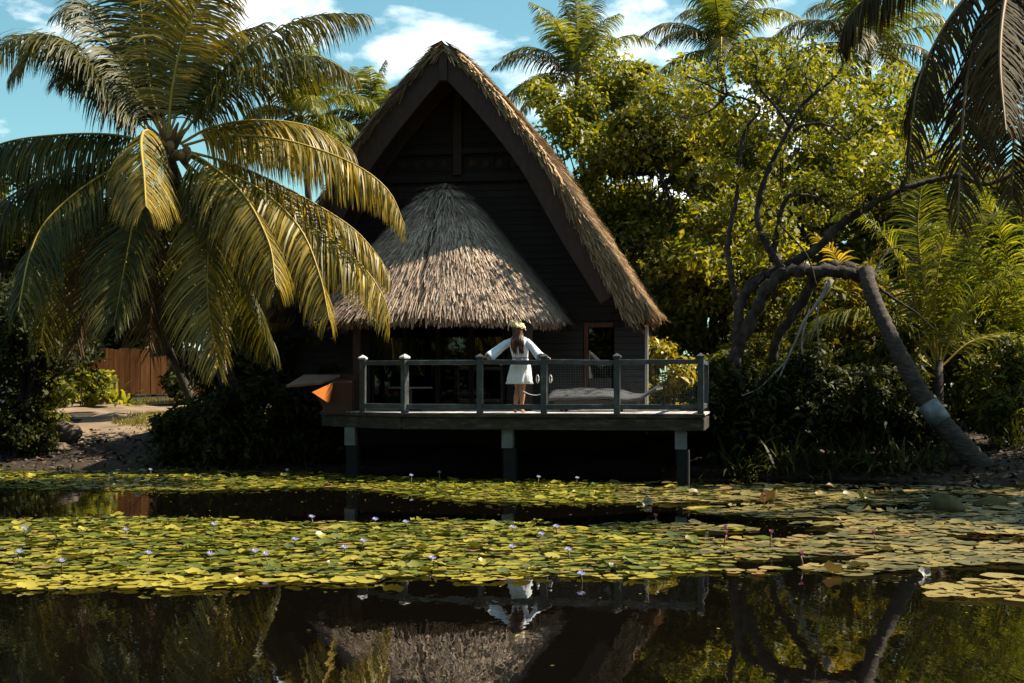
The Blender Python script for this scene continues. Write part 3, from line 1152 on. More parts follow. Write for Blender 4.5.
# glazed doors under the porch
npn = 4
wdt = (uL1 - uL0) / npn
for i in range(npn):
    a, b = uL0 + i * wdt, uL0 + (i + 1) * wdt
    f_ = MB(LW)
    t = .055
    f_.box(a + .004, a + t, VW - .02, VW + .05, DECK_Z, 3.2)
    f_.box(b - t, b - .004, VW - .02, VW + .05, DECK_Z, 3.2)
    f_.box(a + t, b - t, VW - .02, VW + .05, DECK_Z, DECK_Z + .12)
    f_.box(a + t, b - t, VW - .02, VW + .05, 3.08, 3.2)
    fo = f_.build('glass_door', M['wood_dark'], house, bevel=.004)
    MB(LW).box(a + t, b - t, VW + .010, VW + .016, DECK_Z + .12, 3.08).build('pane', M['glass'], fo)
    cu = MB()
    k = 26
    vv, ff = [], []
    for j in range(k):
        uu = a + .06 + (b - a - .12) * (.9 if i % 2 else .75) * j / (k - 1)
        dv = .035 * math.sin(j * 1.7)
        vv += [LW(uu, VW + .2 + dv, DECK_Z + .05), LW(uu, VW + .2 + dv * .7, 3.1)]
    for j in range(k - 1):
        ff.append((2 * j, 2 * j + 2, 2 * j + 3, 2 * j + 1))
    cu.add(vv, ff)
    cu.build('curtain', M['curtain'], fo, smooth=True)

# porch roof, a rounded hip of straw
PU, PV, PZ = U(445, 4.3), 4.3, UZ(445, 183, 4.3)[1]
PHW, PHD, PEZ = 2.52, 2.75, 3.27
ECU = PU + .08
g_r = [0, .08, .16, .29, .42, .54, .70, .83, 1.0]
g_h = [0, .025, .075, .19, .33, .465, .645, .80, 1.0]


def porch_pt(phi, r):
    """phi 0..pi sweeps right -> front -> left; beyond it the straight returns"""
    c, s = np.cos(phi), np.sin(phi)
    q = 2.0 / 3.4
    x = np.sign(c) * np.abs(c) ** q
    y = np.sign(s) * np.abs(s) ** q
    rr = np.clip(r, 0, 1.2)
    cu_ = PU + (ECU - PU) * rr
    u = cu_ + PHW * x * rr
    v = PV - PHD * y * rr
    z = PZ - (PZ - PEZ) * np.interp(rr, g_r + [1.2], g_h + [1.22])
    return np.stack([u * CT + v * STH, Y0 - u * STH + v * CT, z], -1)


def porch_roof():
    rng = np.random.default_rng(33)
    e = 1e-3
    npz, nr = 60, 18
    ph = np.linspace(-.12, math.pi + .12, npz)
    rs = np.linspace(.0, .965, nr)
    A = np.stack([porch_pt(ph, np.full(npz, r)) for r in rs], 0)
    inner = A + np.array([0, 0, -.08])
    v = np.vstack([A.reshape(-1, 3), inner.reshape(-1, 3)])
    i = np.arange(nr * npz).reshape(nr, npz)
    f1 = np.stack([i[:-1, :-1], i[1:, :-1], i[1:, 1:], i[:-1, 1:]], -1).reshape(-1, 4)
    f2 = f1[:, ::-1] + nr * npz
    lo = i[-1]
    f3 = np.stack([lo[:-1], lo[:-1] + nr * npz, lo[1:] + nr * npz, lo[1:]], -1)
    shell_f = np.vstack([f1, f2, f3])
    mi = np.zeros(len(shell_f), np.int32)
    Ps, Ds, Ns, Ls, Ws, Li = [], [], [], [], [], []

    def at(phi, r):
        p = porch_pt(phi, r)
        dr = nrm(porch_pt(phi, r + e) - p)
        dp = nrm(porch_pt(phi + e, r) - porch_pt(phi - e, r))
        n = nrm(np.cross(dr, dp))
        n = np.where(n[:, 2:3] < 0, -n, n)
        return p, dr, dp, n
    for r in np.arange(.012, 1.0, .026):
        m = int(60 + 880 * r)
        phi = rng.uniform(-.1, math.pi + .1, m)
        # even out spacing along the rounded rectangle
        p, dr, dp, n = at(phi, np.clip(r + rng.normal(0, .014, m), .004, .965))
        Ps.append(p)
        Ds.append(nrm(dr + dp * rng.normal(0, .11, (m, 1))))
        Ns.append(n)
        Ls.append(rng.uniform(.25, .62, m))
        Ws.append(rng.uniform(.010, .032, m))
        Li.append(rng.uniform(.0, .085, m) * rng.uniform(.2, 1, m))
    # eave fringe, three layers hanging almost straight down
    m = 7000
    phi = rng.uniform(-.1, math.pi + .1, m)
    p, dr, dp, n = at(phi, rng.uniform(.94, .975, m))
    p[:, 2] -= rng.uniform(.0, .13, m)
    Ps.append(p)
    out_ = dr.copy()
    out_[:, 2] = 0
    Ds.append(nrm(out_ * rng.uniform(-.05, .14, (m, 1)) + np.array([0, 0, -1.0]) + dp * rng.normal(0, .12, (m, 1))))
    Ns.append(nrm(out_ + n * .1))
    Ls.append(rng.uniform(.24, .42, m))
    Ws.append(rng.uniform(.014, .036, m))
    Li.append(rng.uniform(.0, .04, m))
    bv, bf = blades(np.vstack(Ps), np.vstack(Ds), np.vstack(Ns), np.concatenate(Ls), np.concatenate(Ws), np.concatenate(Li), rng)
    return link('porch_roof', np.vstack([v, bv]), np.vstack([shell_f, bf + len(v)]), [M['thatch_under'], M['thatch']], house, False, None,
                np.concatenate([mi, np.ones(len(bf), np.int32)]))


porch_roof()
# porch beam and posts
pb = MB(LW)
pb.beam((PU - 2.15, 1.95, 3.0), (PU + 2.25, 1.95, 3.0), .12, .16)
pb.build('porch_beam', M['wood_dark'], house, bevel=.006)
for px in (357, 548):
    uu = U(px, 1.95)
    uu = max(min(uu, PU + 2.2), PU - 2.1)
    MB(LW).box(uu - .07, uu + .07, 1.88, 2.02, DECK_Z, 2.92).build('porch_post', M['wood_maroon'] if px < 400 else M['wood_dark'], house, bevel=.008)

# ------------------------------------------------------------------ deck
deck = thing('timber_deck', 'weathered timber deck on stilts with a grey painted railing over the pond', 'deck', LW(.5, 2, 0), -TH)
uA, uB = U(402, 0), U(704, 0)
UL = U(322, 1.7)
VF = [(UL, 1.75), (U(360, .75), .75), (uA, 0.0), (uB, 0.0)]
db = MB(LW)
uu = UL
while uu < uB - .01:
    v0 = lerp_tab(VF, uu + .07)
    db.box(uu, uu + .134, v0, VW - .05, DECK_Z - .035, DECK_Z + random.uniform(-.002, .002))
    uu += .141
uu = UWR + .1
while uu < uB - .01:
    db.box(uu, uu + .134, VW - .045, VW + 1.6, DECK_Z - .035, DECK_Z + random.uniform(-.002, .002))
    uu += .141
db.build('deck_board', M['deck_wood'], deck)
for i in range(len(VF) - 1):
    a, b = VF[i], VF[i + 1]
    MB().beam(LW(a[0], a[1] + .03, DECK_Z - .195), LW(b[0], b[1] + .03, DECK_Z - .195), .07, .22).build('edge_beam', M['fascia'], deck, bevel=.008)
    MB().beam(LW(a[0] - .02, a[1] - .03, DECK_Z - .045), LW(b[0] + .02, b[1] - .03, DECK_Z - .045), .06, .07).build('edge_strip', M['fascia'], deck, bevel=.006)
MB().beam(LW(uB - .03, .07, DECK_Z - .195), LW(uB - .03, VW + 1.5, DECK_Z - .195), .07, .22).build('edge_beam', M['fascia'], deck, bevel=.008)
MB(LW).beam((UL, 2.6, DECK_Z - .17), (uB, 2.6, DECK_Z - .17), .1, .24).build('edge_beam', M['fascia'], deck)
for px, v in ((351, .95), (508, .25), (681, .25)):
    uu = U(px, v)
    s = MB(LW)
    s.box(uu - .105, uu + .105, v - .10, v + .10, .60, DECK_Z - .306)
    so = s.build('stilt', M['concrete'], deck, bevel=.012)
    MB(LW).box(uu - .08, uu + .15, v - .08, v + .16, -.5, .598).build('footing', M['footing'], so, bevel=.03)
for px, v in ((351, 3.6), (508, 3.2), (681, 3.2)):
    uu = U(px, v)
    MB(LW).box(uu - .12, uu + .12, v - .12, v + .12, -.5, DECK_Z - .3).build('stilt', M['footing'], deck, bevel=.012)

# railing: posts (with caps), top rails, bottom rails, net
posts = [(U(362, .72), .78), (uA + .04, .05), (U(480, .05), .05), (U(544, .05), .05), (U(617, .05), .05), (uB - .06, .05)]
for i, (pu, pv) in enumerate(posts):
    w = .055
    ca, sa = (math.cos(R(56)), math.sin(R(56))) if i == 1 else (1.0, 0.0)

    def turned(a, b, z, pu=pu, pv=pv, ca=ca, sa=sa):
        x, y = a - pu, b - pv
        return LW(pu + x * ca - y * sa, pv + x * sa + y * ca, z)
    po = MB(turned).box(pu - w, pu + w, pv - w, pv + w, DECK_Z - .04, DECK_Z + 1.0).build('railing_post', M['rail_paint'], deck, bevel=.008)
    c = MB(turned)
    zt = DECK_Z + 1.002
    w2 = w + .018
    c.add([(pu - w2, pv - w2, zt), (pu + w2, pv - w2, zt), (pu + w2, pv + w2, zt), (pu - w2, pv + w2, zt),
           (pu - w2, pv - w2, zt + .03), (pu + w2, pv - w2, zt + .03), (pu + w2, pv + w2, zt + .03), (pu - w2, pv + w2, zt + .03), (pu, pv, zt + .085)],
          [(0, 3, 2, 1), (0, 1, 5, 4), (1, 2, 6, 5), (2, 3, 7, 6), (3, 0, 4, 7), (4, 5, 8), (5, 6, 8), (6, 7, 8), (7, 4, 8)])
    c.build('cap', M['post_cap'] if i in (0, 1) else M['rail_paint'], po)
for i in range(len(posts) - 1):
    (a, va), (b, vb) = posts[i], posts[i + 1]
    dd = Vector((b - a, vb - va, 0)).normalized() * .056
    sag = random.uniform(-.012, .012)
    A_, B_ = (a + dd.x, va + dd.y), (b - dd.x, vb - dd.y)
    MB().beam(LW(A_[0], A_[1], DECK_Z + .925 + sag), LW(B_[0], B_[1], DECK_Z + .925 - sag), .10, .085).build('top_rail', M['rail_paint'], deck, bevel=.01)
    MB().beam(LW(A_[0], A_[1], DECK_Z + .115), LW(B_[0], B_[1], DECK_Z + .115), .06, .09).build('bottom_rail', M['rail_paint'], deck, bevel=.008)
    if i >= 3:
        nb = MB(LW)
        t = .0012
        uu = A_[0] + .03
        while uu < B_[0] - .02:
            nb.box(uu - t, uu + t, va - .037, va - .034, DECK_Z + .15, DECK_Z + .88)
            uu += .045
        z = DECK_Z + .18
        while z < DECK_Z + .88:
            nb.box(A_[0], B_[0], va - .0335, va - .031, z - t, z + t)
            z += .045
        nb.build('netting', M['net'], deck)
# side railing on the right edge
side = [(uB - .06, .05), (uB - .06, 2.4), (uB - .06, 4.8)]
for i, (pu, pv) in enumerate(side[1:]):
    w = .05
    MB(LW).box(pu - w, pu + w, pv - w, pv + w, DECK_Z - .04, DECK_Z + 1.0).build('railing_post', M['rail_paint'], deck, bevel=.008)
for i in range(2):
    (a, va), (b, vb) = side[i], side[i + 1]
    MB().beam(LW(a, va + .056, DECK_Z + .925), LW(b, vb - .056, DECK_Z + .925), .09, .08).build('top_rail', M['rail_paint'], deck, bevel=.01)
    MB().beam(LW(a, va + .056, DECK_Z + .115), LW(b, vb - .056, DECK_Z + .115), .06, .09).build('bottom_rail', M['rail_paint'], deck, bevel=.008)
# two pale rope loops hung by the third post
lp = MB()
for px in (537.5, 550.5):
    q = []
    uu = U(px, .12)
    for k in range(13):
        a = math.pi * 2 * k / 12
        q.append(LW(uu + .022 * math.cos(a), .12, DECK_Z + .62 + .07 * math.sin(a)))
    lo_ = MB().tube(q, .010, 6).build('rope_loop', M['white_rope'], None, smooth=True, loc=LW(uu, .12, DECK_Z + .53))
    tag(lo_, 'pale rope loop hanging %s the railing post beside the woman' % ('left of' if px < 544 else 'right of'), 'rope loop', 'rope loops on the railing')
cord = []
for k in range(9):
    t = k / 8
    cord.append(LW(U(523 + 22 * t, .1), .1, DECK_Z + .40 - .10 * math.sin(math.pi * t) * .6 - .03 * t))
cd_ = MB().tube(cord, .006, 5).build('thin_cord', M['white_rope'], None, loc=cord[0])
tag(cd_, 'thin pale cord slung below the top rail beside the woman', 'cord')

# ------------------------------------------------------------------ deck furniture
# sun lounger with a grey wavy pad
LV = 1.25
la, lb = U(547, LV), U(656, LV)
lounger = thing('sun_lounger', 'dark wicker sun lounger with a wavy grey pad behind the railing', 'sun lounger', LW((la + lb) / 2, LV, DECK_Z), -TH)
bs_ = MB(LW)
bs_.box(la + .12, lb - .36, LV + .06, LV + .78, DECK_Z + .05, DECK_Z + .235)
bs_.build('base', M['wicker'], lounger, bevel=.02)
for du in (.27, lb - la - .72):
    for dv in (.10, .70):
        MB(LW).box(la + du - .03, la + du + .03, LV + dv - .03, LV + dv + .03, DECK_Z, DECK_Z + .05).build('leg', M['wicker'], lounger)
pad = []
PADZ = [(0, .26), (.06, .29), (.25, .305), (.40, .30), (.58, .305), (.66, .28), (.75, .24), (.86, .27), (1.0, .47)]
nu, nw = 40, 9
vv, ff = [], []
for top in (1, 0):
    for i in range(nu):
        t = i / (nu - 1)
        for j in range(nw):
            s = j / (nw - 1)
            z = DECK_Z + lerp_tab(PADZ, t) + .007 * math.sin(t * 17 + s * 3) + .18 * s * (1 - .75 * t ** 3) + .005 * math.sin(s * 9 + t * 25) - .03 * (abs(s - .5) * 2) ** 3 * (1 - t)
            ext = .10 * math.sin(math.pi * s)
            vv.append(LW(la + (lb - la) * t + (ext if i == nu - 1 else 0), LV + .82 * s, z - (0 if top else .05)))
o2 = nu * nw
for i in range(nu - 1):
    for j in range(nw - 1):
        a, b, c, e = i * nw + j, (i + 1) * nw + j, (i + 1) * nw + j + 1, i * nw + j + 1
        ff += [(a, b, c, e), (o2 + a, o2 + e, o2 + c, o2 + b)]
    for j in (0, nw - 1):
        a, b = i * nw + j, (i + 1) * nw + j
        ff.append((a, o2 + a, o2 + b, b))
for j in range(nw - 1):
    for i in (0, nu - 1):
        a, b = i * nw + j, i * nw + j + 1
        ff.append((a, b, o2 + b, o2 + a))
MB().add(vv, ff).build('pad', M['grey_cloth'], lounger, smooth=True)
# low round table on the left of the deck
tu, tv = U(410, 1.6), 1.6
table = thing('round_table', 'low round table in the shade of the porch roof', 'table', LW(tu, tv, DECK_Z), -TH)
MB().tube([LW(tu, tv, DECK_Z + .44), LW(tu, tv, DECK_Z + .475)], [.44, .44], 32).build('table_top', M['grey_cloth'], table, bevel=.006)
MB().tube([LW(tu, tv, DECK_Z + .02), LW(tu, tv, DECK_Z + .44)], [.05, .04], 10).build('pedestal', M['wicker'], table)
MB().tube([LW(tu, tv, DECK_Z), LW(tu, tv, DECK_Z + .03)], [.24, .22], 20).build('foot', M['wicker'], table)
# box with sloping lid and a sunlit patch painted as an orange wedge at the deck's left end
BV = .75
x0, z0 = UZ(286, 385, BV)
x1, z1 = UZ(340, 374, BV)
bx = thing('wooden_box', 'brown wooden box with a sloping lid and a bright orange cheek', 'box', LW(U(335, BV), BV + .4, DECK_Z), -TH)
bb = MB(LW)
bb.add([(U(314, 1.08), 1.08, CH - .14), (U(352, 1.08), 1.08, DECK_Z - .05), (U(352, 1.08), 1.08, CH + .06), (U(333, 1.08), 1.08, CH + .045), (U(326, 1.08), 1.08, DECK_Z - .05),
        (U(318, 1.6), 1.6, CH - .10), (U(355, 1.6), 1.6, DECK_Z - .05), (U(355, 1.6), 1.6, CH + .14), (U(333, 1.6), 1.6, CH + .12), (U(326, 1.6), 1.6, DECK_Z - .05)],
       [(0, 4, 1, 2, 3), (5, 8, 7, 6, 9), (0, 3, 8, 5), (3, 2, 7, 8), (2, 1, 6, 7), (1, 4, 9, 6), (4, 0, 5, 9)])
bb.build('bin', M['wood_maroon'], bx)
MB(LW).box(U(322, 1.7), U(357, 1.7), 1.72, 1.79, DECK_Z - .05, DECK_Z + .72).build('body', M['wood_maroon'], bx, bevel=.01)
lid = MB(LW)
e0 = (U(286, BV + .35), BV + .35, CH - .005)
e1 = (U(304, BV + .9), BV + .9, CH + .21)
e2 = (U(340, BV + .9), BV + .9, CH + .205)
e3 = (U(322, BV + .35), BV + .35, CH + .06)
dz_ = .05
lid.add([e0, e3, e2, e1, (e0[0], e0[1], e0[2] - dz_), (e3[0], e3[1], e3[2] - dz_), (e2[0], e2[1], e2[2] - dz_), (e1[0], e1[1], e1[2] - dz_)],
        [(0, 1, 2, 3), (4, 7, 6, 5), (0, 4, 5, 1), (1, 5, 6, 2), (2, 6, 7, 3), (3, 7, 4, 0)])
lid.build('lid', M['lid'], bx, bevel=.006)
ck = MB(LW)
a_ = (U(312, .45), .45, CH - .135)
b_ = (U(333, 1.06), 1.06, CH + .05)
c_ = (U(327, .88), .88, CH - .33)
ck.add([a_, c_, b_, (a_[0] + .05, a_[1] + .63, a_[2]), (c_[0], c_[1] + .20, c_[2]), (b_[0], b_[1] + .03, b_[2])],
       [(0, 1, 2), (5, 4, 3), (0, 3, 4, 1), (1, 4, 5, 2), (2, 5, 3, 0)])
ck.build('cheek', M['wood_orange'], bx)

# ------------------------------------------------------------------ the woman at the railing (back to the pond)
PVV = .34
pu = U(518.5, PVV)
woman = thing('person', 'woman in a short white dress and flower crown, arms spread along the railing', 'person', LW(pu, PVV, DECK_Z), -TH)


def HW(x, y, z):
    x = x + .035 * math.exp(-((z - .93) / .28) ** 2) - .10 * max(0, z - 1.40)      # hip pushed right, head tipped left
    return LW(pu + x, PVV + y, DECK_Z + z)


def capsule(mb, a, b, ra, rb, k=6, n=10):
    a, b = Vector(a), Vector(b)
    pts, rr = [], []
    L = (b - a).length
    d = (b - a).normalized()
    for i in range(4):
        t = math.pi / 2 * i / 4
        pts.append(a - d * ra * math.cos(t))
        rr.append(max(.0015, ra * math.sin(t)))
    for i in range(k + 1):
        pts.append(a.lerp(b, i / k))
        rr.append(ra + (rb - ra) * i / k)
    for i in range(1, 5):
        t = math.pi / 2 * i / 4
        pts.append(b + d * rb * math.sin(t))
        rr.append(max(.0015, rb * math.cos(t)))
    mb.tube(pts, rr, n)


bd = MB(HW)
capsule(bd, (0, 0, .92), (0, .0, 1.0), .155, .135)
capsule(bd, (-.05, 0, .86), (.05, 0, .86), .125, .125)
capsule(bd, (0, -.005, 1.02), (0, -.015, 1.24), .118, .130)
capsule(bd, (-.10, -.015, 1.30), (.10, -.015, 1.30), .085, .085)
capsule(bd, (0, -.015, 1.34), (0, .0, 1.46), .052, .048)           # neck
bd.ball((0, .012, 1.545), (.074, .092, .108), 16, 12)              # head, facing +y
bd.ball((0, .105, 1.535), (.013, .018, .022), 8, 6)                # nose
bd.ball((0, .085, 1.475), (.03, .022, .02), 8, 6)                  # chin
bd.ball((0, .092, 1.503), (.024, .012, .008), 8, 6)                # lips
for s in (-1, 1):
    bd.ball((s * .075, .005, 1.535), (.010, .018, .028), 8, 6)     # ear
    kx, ky = (.075, .012) if s > 0 else (.030, .085)               # weight on the right leg, left knee bent inward
    capsule(bd, (s * .075, 0, .84), (s * kx, ky, .47), .083, .052)
    capsule(bd, (s * kx, ky, .47), (s * (kx * .6 + .026), ky * .6 - .012, .30), .050, .055)
    capsule(bd, (s * (kx * .6 + .026), ky * .6 - .012, .30), (s * .060, -.015, .075), .054, .031)
    capsule(bd, (s * .060, -.02, .045), (s * .075, .15, .022), .036, .024)
    for k in range(5):
        capsule(bd, (s * (.055 + .012 * k), .15, .018), (s * (.058 + .013 * k), .185 - .008 * k, .014), .011, .009, 2, 6)
    # arm: shoulder, elbow, wrist on the rail (the rail lies behind her back)
    sh = (s * .165, -.015, 1.315)
    wr = (-.60, -.27, 1.018) if s < 0 else (.455, -.27, 1.018)
    el = (-.395, -.12, 1.175) if s < 0 else (.335, -.11, 1.13)
    capsule(bd, sh, el, .047, .038)
    capsule(bd, el, wr, .037, .026)
    wv = Vector(wr)
    dirv = (Vector((s * .9, -.12, -.15))).normalized()
    pm_ = wv + dirv * .085
    capsule(bd, wv, pm_, .026, .034, 4, 10)
    for k in range(4):
        oy = (-.030 + .020 * k)
        f0 = pm_ + Vector((0, oy, .004))
        ln = (.052, .060, .057, .045)[k]
        f1 = f0 + dirv * ln + Vector((0, 0, .004))
        f2 = f1 + dirv * .015 + Vector((0, 0, -.035))
        capsule(bd, f0, f1, .0095, .0088, 3, 6)
        capsule(bd, f1, f2, .0088, .0075, 3, 6)
    t0_ = wv + dirv * .03 + Vector((0, .026, 0))
    t1_ = t0_ + dirv * .035 + Vector((0, .032, -.012))
    capsule(bd, t0_, t1_, .011, .010, 3, 6)
    capsule(bd, t1_, t1_ + dirv * .02 + Vector((0, .008, -.02)), .010, .008, 3, 6)
body = bd.build('body', M['skin'], woman, smooth=True)
rm = body.modifiers.new('remesh', 'REMESH')
rm.mode = 'VOXEL'
rm.voxel_size = .0075
rm.use_smooth_shade = True
smo = body.modifiers.new('smooth', 'SMOOTH')
smo.factor = .5
smo.iterations = 3


def loft(rings, n=40, fold=None):
    """rings: (cx, cy, z, rx, ry)"""
    vv, ff = [], []
    for i, (cx_, cy_, z, rx, ry) in enumerate(rings):
        for j in range(n):
            a = 2 * math.pi * j / n
            k = 1 + (fold(i, a) if fold else 0)
            vv.append((cx_ + rx * k * math.cos(a), cy_ + ry * k * math.sin(a), z))
    for i in range(len(rings) - 1):
        for j in range(n):
            ff.append((i * n + j, i * n + (j + 1) % n, (i + 1) * n + (j + 1) % n, (i + 1) * n + j))
    return vv, ff


drs = MB(HW)
rings = [(0, 0, 1.40, .075, .065), (0, -.005, 1.385, .125, .085), (0, -.012, 1.35, .175, .108), (0, -.015, 1.30, .185, .122), (0, -.015, 1.22, .165, .135), (0, -.012, 1.14, .158, .138),
         (0, -.008, 1.06, .148, .130), (0, 0, 1.02, .140, .124), (0, 0, 1.00, .137, .122), (.002, 0, .97, .146, .130), (.004, 0, .90, .170, .150), (.006, 0, .80, .190, .170),
         (.008, 0, .70, .205, .185), (.010, 0, .62, .220, .198), (.012, 0, .60, .212, .19), (.014, 0, .53, .236, .21)]
vv, ff = loft(rings, 56, lambda i, a: 0 if i < 8 else (.0085 * (i - 7)) * math.sin(a * 8 + .8 * math.sin(a * 2)) + (.005 * (i - 7)) * math.sin(a * 15 + 1))
drs.add(vv, ff)
for s in (-1, 1):
    sh = Vector((s * .15, -.015, 1.32))
    el = Vector((-.395, -.12, 1.165) if s < 0 else (.335, -.11, 1.12))
    wr = Vector((-.545, -.23, 1.05) if s < 0 else (.425, -.23, 1.045))
    cpts = catmull([sh, sh.lerp(el, .5) + Vector((0, 0, .012)), el, wr], 14)
    rr = [.066 + .030 * (i / 13) ** 1.6 for i in range(14)]
    base_n = len(drs.v)
    drs.tube([Vector(p) - Vector((0, 0, .012 + .03 * (i / 13) ** 2)) for i, p in enumerate(cpts)], rr, 18, rough=.06, cap=False)
dress = drs.build('dress', M['dress'], woman, smooth=True)
sol = dress.modifiers.new('thickness', 'SOLIDIFY')
sol.thickness = .004
bl = MB(HW)
vv, ff = loft([(0, 0, .99, .146, .130), (0, 0, 1.025, .148, .132)], 40)
bl.add(vv, ff)
bl.build('belt', M['belt'], woman, smooth=True)
# hair: a skull cap with long strands down the back (towards the camera)
hb = MB(HW)
hb.ball((0, -.012, 1.562), (.086, .098, .105), 18, 12)
rh = np.random.default_rng(3)
for i in range(150):
    a = rh.uniform(-1.45, 1.45)
    x0_ = .080 * math.sin(a)
    y0_ = -.012 - .095 * math.cos(a)
    z1_ = rh.uniform(1.08, 1.22)
    sx = x0_ * rh.uniform(.95, 1.35)
    if abs(sx) < .03:
        z1_ += .10
    z1_ += .05 * math.sin(i * 1.7)
    pts = [(x0_ * .6, y0_ * .75, 1.64), (x0_ * 1.08, y0_ * 1.06, 1.55), (x0_ * 1.1, min(y0_ * 1.15, -.05), 1.43), (sx * 1.1, -.165 + rh.uniform(-.02, .02), 1.30),
           (sx + rh.uniform(-.02, .02), -.165 + rh.uniform(-.02, .015), z1_)]
    c = catmull(pts, 12)
    hb.tube(c, [.010 + .006 * math.sin(math.pi * min(1, t / 9)) - (.011 if t == 11 else 0) for t in range(12)], 5, cap=True)
hb.build('hair', M['hair'], woman, smooth=True)
# flower crown, tipped down to the right
fc = MB(HW)
for i in range(44):
    a = 2 * math.pi * i / 22 + random.uniform(-.12, .12)
    ctr = Vector((.118 * math.cos(a), -.01 + .125 * math.sin(a), 1.615 - .045 * math.cos(a) + random.uniform(-.022, .03)))
    nrm_ = Vector((math.cos(a), math.sin(a), .5)).normalized()
    t1 = nrm_.orthogonal().normalized()
    t2 = nrm_.cross(t1)
    rr = random.uniform(.034, .066)
    for p in range(5):
        b = 2 * math.pi * p / 5 + i
        d1 = t1 * math.cos(b) + t2 * math.sin(b)
        d2 = t1 * math.cos(b + 1.0) + t2 * math.sin(b + 1.0)
        d0 = t1 * math.cos(b - 1.0) + t2 * math.sin(b - 1.0)
        fc.add([ctr, ctr + d0 * rr * .55 + nrm_ * .012, ctr + d1 * rr + nrm_ * .016, ctr + d2 * rr * .55 + nrm_ * .012], [(0, 1, 2, 3)])
fc.build('flower_crown', M['petal_white'], woman)

# ------------------------------------------------------------------ big coconut palm on the left bank
PB = (-5.5, 30.6)
hero = thing('coconut_palm', 'large coconut palm with drooping sunlit fronds leaning over the left bank', 'palm tree', (PB[0], PB[1], gz(*PB)))
PY = 26.0
crown_c = P(168, 146, PY)
palm_trunk(hero, [Vector((PB[0], PB[1], gz(*PB) - .2)), P(228, 382, 29.6), P(200, 270, 28.2), P(172, 175, PY + .15), crown_c], .21, .12)


def hero_frond(px, dY, kind='frond', **kw):
    L = [0]
    for i in range(1, len(px)):
        L.append(L[-1] + math.hypot(px[i][0] - px[i - 1][0], px[i][1] - px[i - 1][1]))
    pts = []
    for i, (a, b) in enumerate(px):
        t = L[i] / L[-1]
        pts.append(P(a, b, PY + dY * t ** 1.2))
    kw.setdefault('n', 165)
    kw.setdefault('Lmax', 1.22)
    kw.setdefault('width', .036)
    kw['grav'] = kw.get('grav', 1.2) * 1.5
    kw.setdefault('vee', -.45 if px[-1][1] > px[0][1] - 60 else .05)
    mats = {'frond': [M['frond'], M['rachis']], 'gold': [M['frond_gold'], M['rachis']], 'dry': [M['frond_dry'], M['rachis_brown']]}[kind]
    return frond(hero, pts, mats, **kw)


hero_frond([(163, 140), (148, 104), (115, 50), (92, 5), (62, 12)], .6, grav=1.3)
hero_frond([(164, 138), (150, 85), (143, 30), (138, -30), (140, -62)], .5, side_ref=(1, .1, 0), grav=.9)
hero_frond([(168, 138), (172, 90), (183, 40), (205, -5), (236, -25)], -.2, 'gold', side_ref=(1, .35, 0), grav=1.1)
hero_frond([(166, 140), (160, 80), (166, 20), (178, -40)], 1.1, side_ref=(1, -.1, 0), grav=.9)
hero_frond([(160, 142), (114, 98), (74, 50), (40, 37), (13, 72)], -.8, grav=1.5)
hero_frond([(160, 142), (120, 90), (70, 42), (20, 36), (-18, 60)], 1.2, grav=1.5)
hero_frond([(176, 138), (205, 92), (250, 46), (310, 17), (362, 14)], .5, grav=1.7)
hero_frond([(178, 140), (215, 96), (262, 66), (315, 56), (352, 74)], -.6, grav=1.8)
hero_frond([(180, 144), (215, 126), (262, 120), (312, 127), (352, 150)], 1.2, 'gold', grav=1.6)
hero_frond([(182, 146), (225, 136), (285, 140), (350, 162), (388, 190), (405, 226)], -.2, 'gold', grav=2.0, Lmax=1.0)
hero_frond([(180, 150), (220, 170), (261, 190), (300, 228), (320, 276), (329, 318)], -1.2, 'gold', grav=1.8)
hero_frond([(182, 150), (235, 165), (292, 191), (350, 226), (378, 256), (390, 276)], .5, 'gold', grav=1.5)
hero_frond([(182, 152), (250, 190), (331, 239), (366, 270), (384, 298), (390, 320)], -.4, 'gold', grav=1.2)
hero_frond([(176, 154), (190, 172), (204, 200), (208, 246), (208, 300), (218, 368)], -1.5, 'gold', grav=.8, side_ref=(1, -.25, 0), fwd=(.45, 1.05))
hero_frond([(170, 150), (148, 130), (141, 140), (144, 175), (146, 206)], -3.4, 'gold', grav=1.2, Lmax=1.05)
hero_frond([(164, 154), (145, 185), (136, 210), (127, 255), (114, 325)], -1.8, grav=.9, side_ref=(1, -.3, 0), fwd=(.45, 1.05))
hero_frond([(160, 152), (105, 173), (53, 213), (31, 250), (18, 312)], -1.6, grav=1.3)
hero_frond([(158, 150), (110, 160), (57, 173), (0, 203), (-42, 250)], .3, grav=1.8)
hero_frond([(158, 146), (114, 135), (57, 135), (0, 144), (-48, 172)], -.5, grav=2.0)
hero_frond([(164, 156), (132, 206), (101, 257), (83, 303), (76, 350)], .6, 'dry', grav=.7, gap=.25, tat=.3, side_ref=(1, -.1, 0), fwd=(.5, 1.1))
hero_frond([(168, 156), (160, 220), (152, 290), (150, 350)], .9, 'dry', grav=.6, gap=.3, tat=.35, side_ref=(1, -.1, 0), fwd=(.5, 1.1))
hero_frond([(172, 154), (196, 210), (236, 260), (268, 330), (275, 352)], 1.4, grav=1.2)
hero_frond([(160, 152), (120, 195), (70, 240), (48, 300), (40, 345)], 1.5, grav=1.2)
hero_frond([(174, 152), (215, 190), (250, 235), (276, 290)], -.9, grav=1.2)
hero_frond([(168, 138), (190, 82), (222, 42), (262, 24)], 1.0, grav=1.3)
hero_frond([(164, 138), (130, 84), (95, 62), (60, 78)], .8, grav=1.4)
hero_frond([(174, 150), (200, 158), (240, 190), (268, 240), (276, 285)], -2.0, 'gold', grav=1.4)
ncs = random.Random(4)
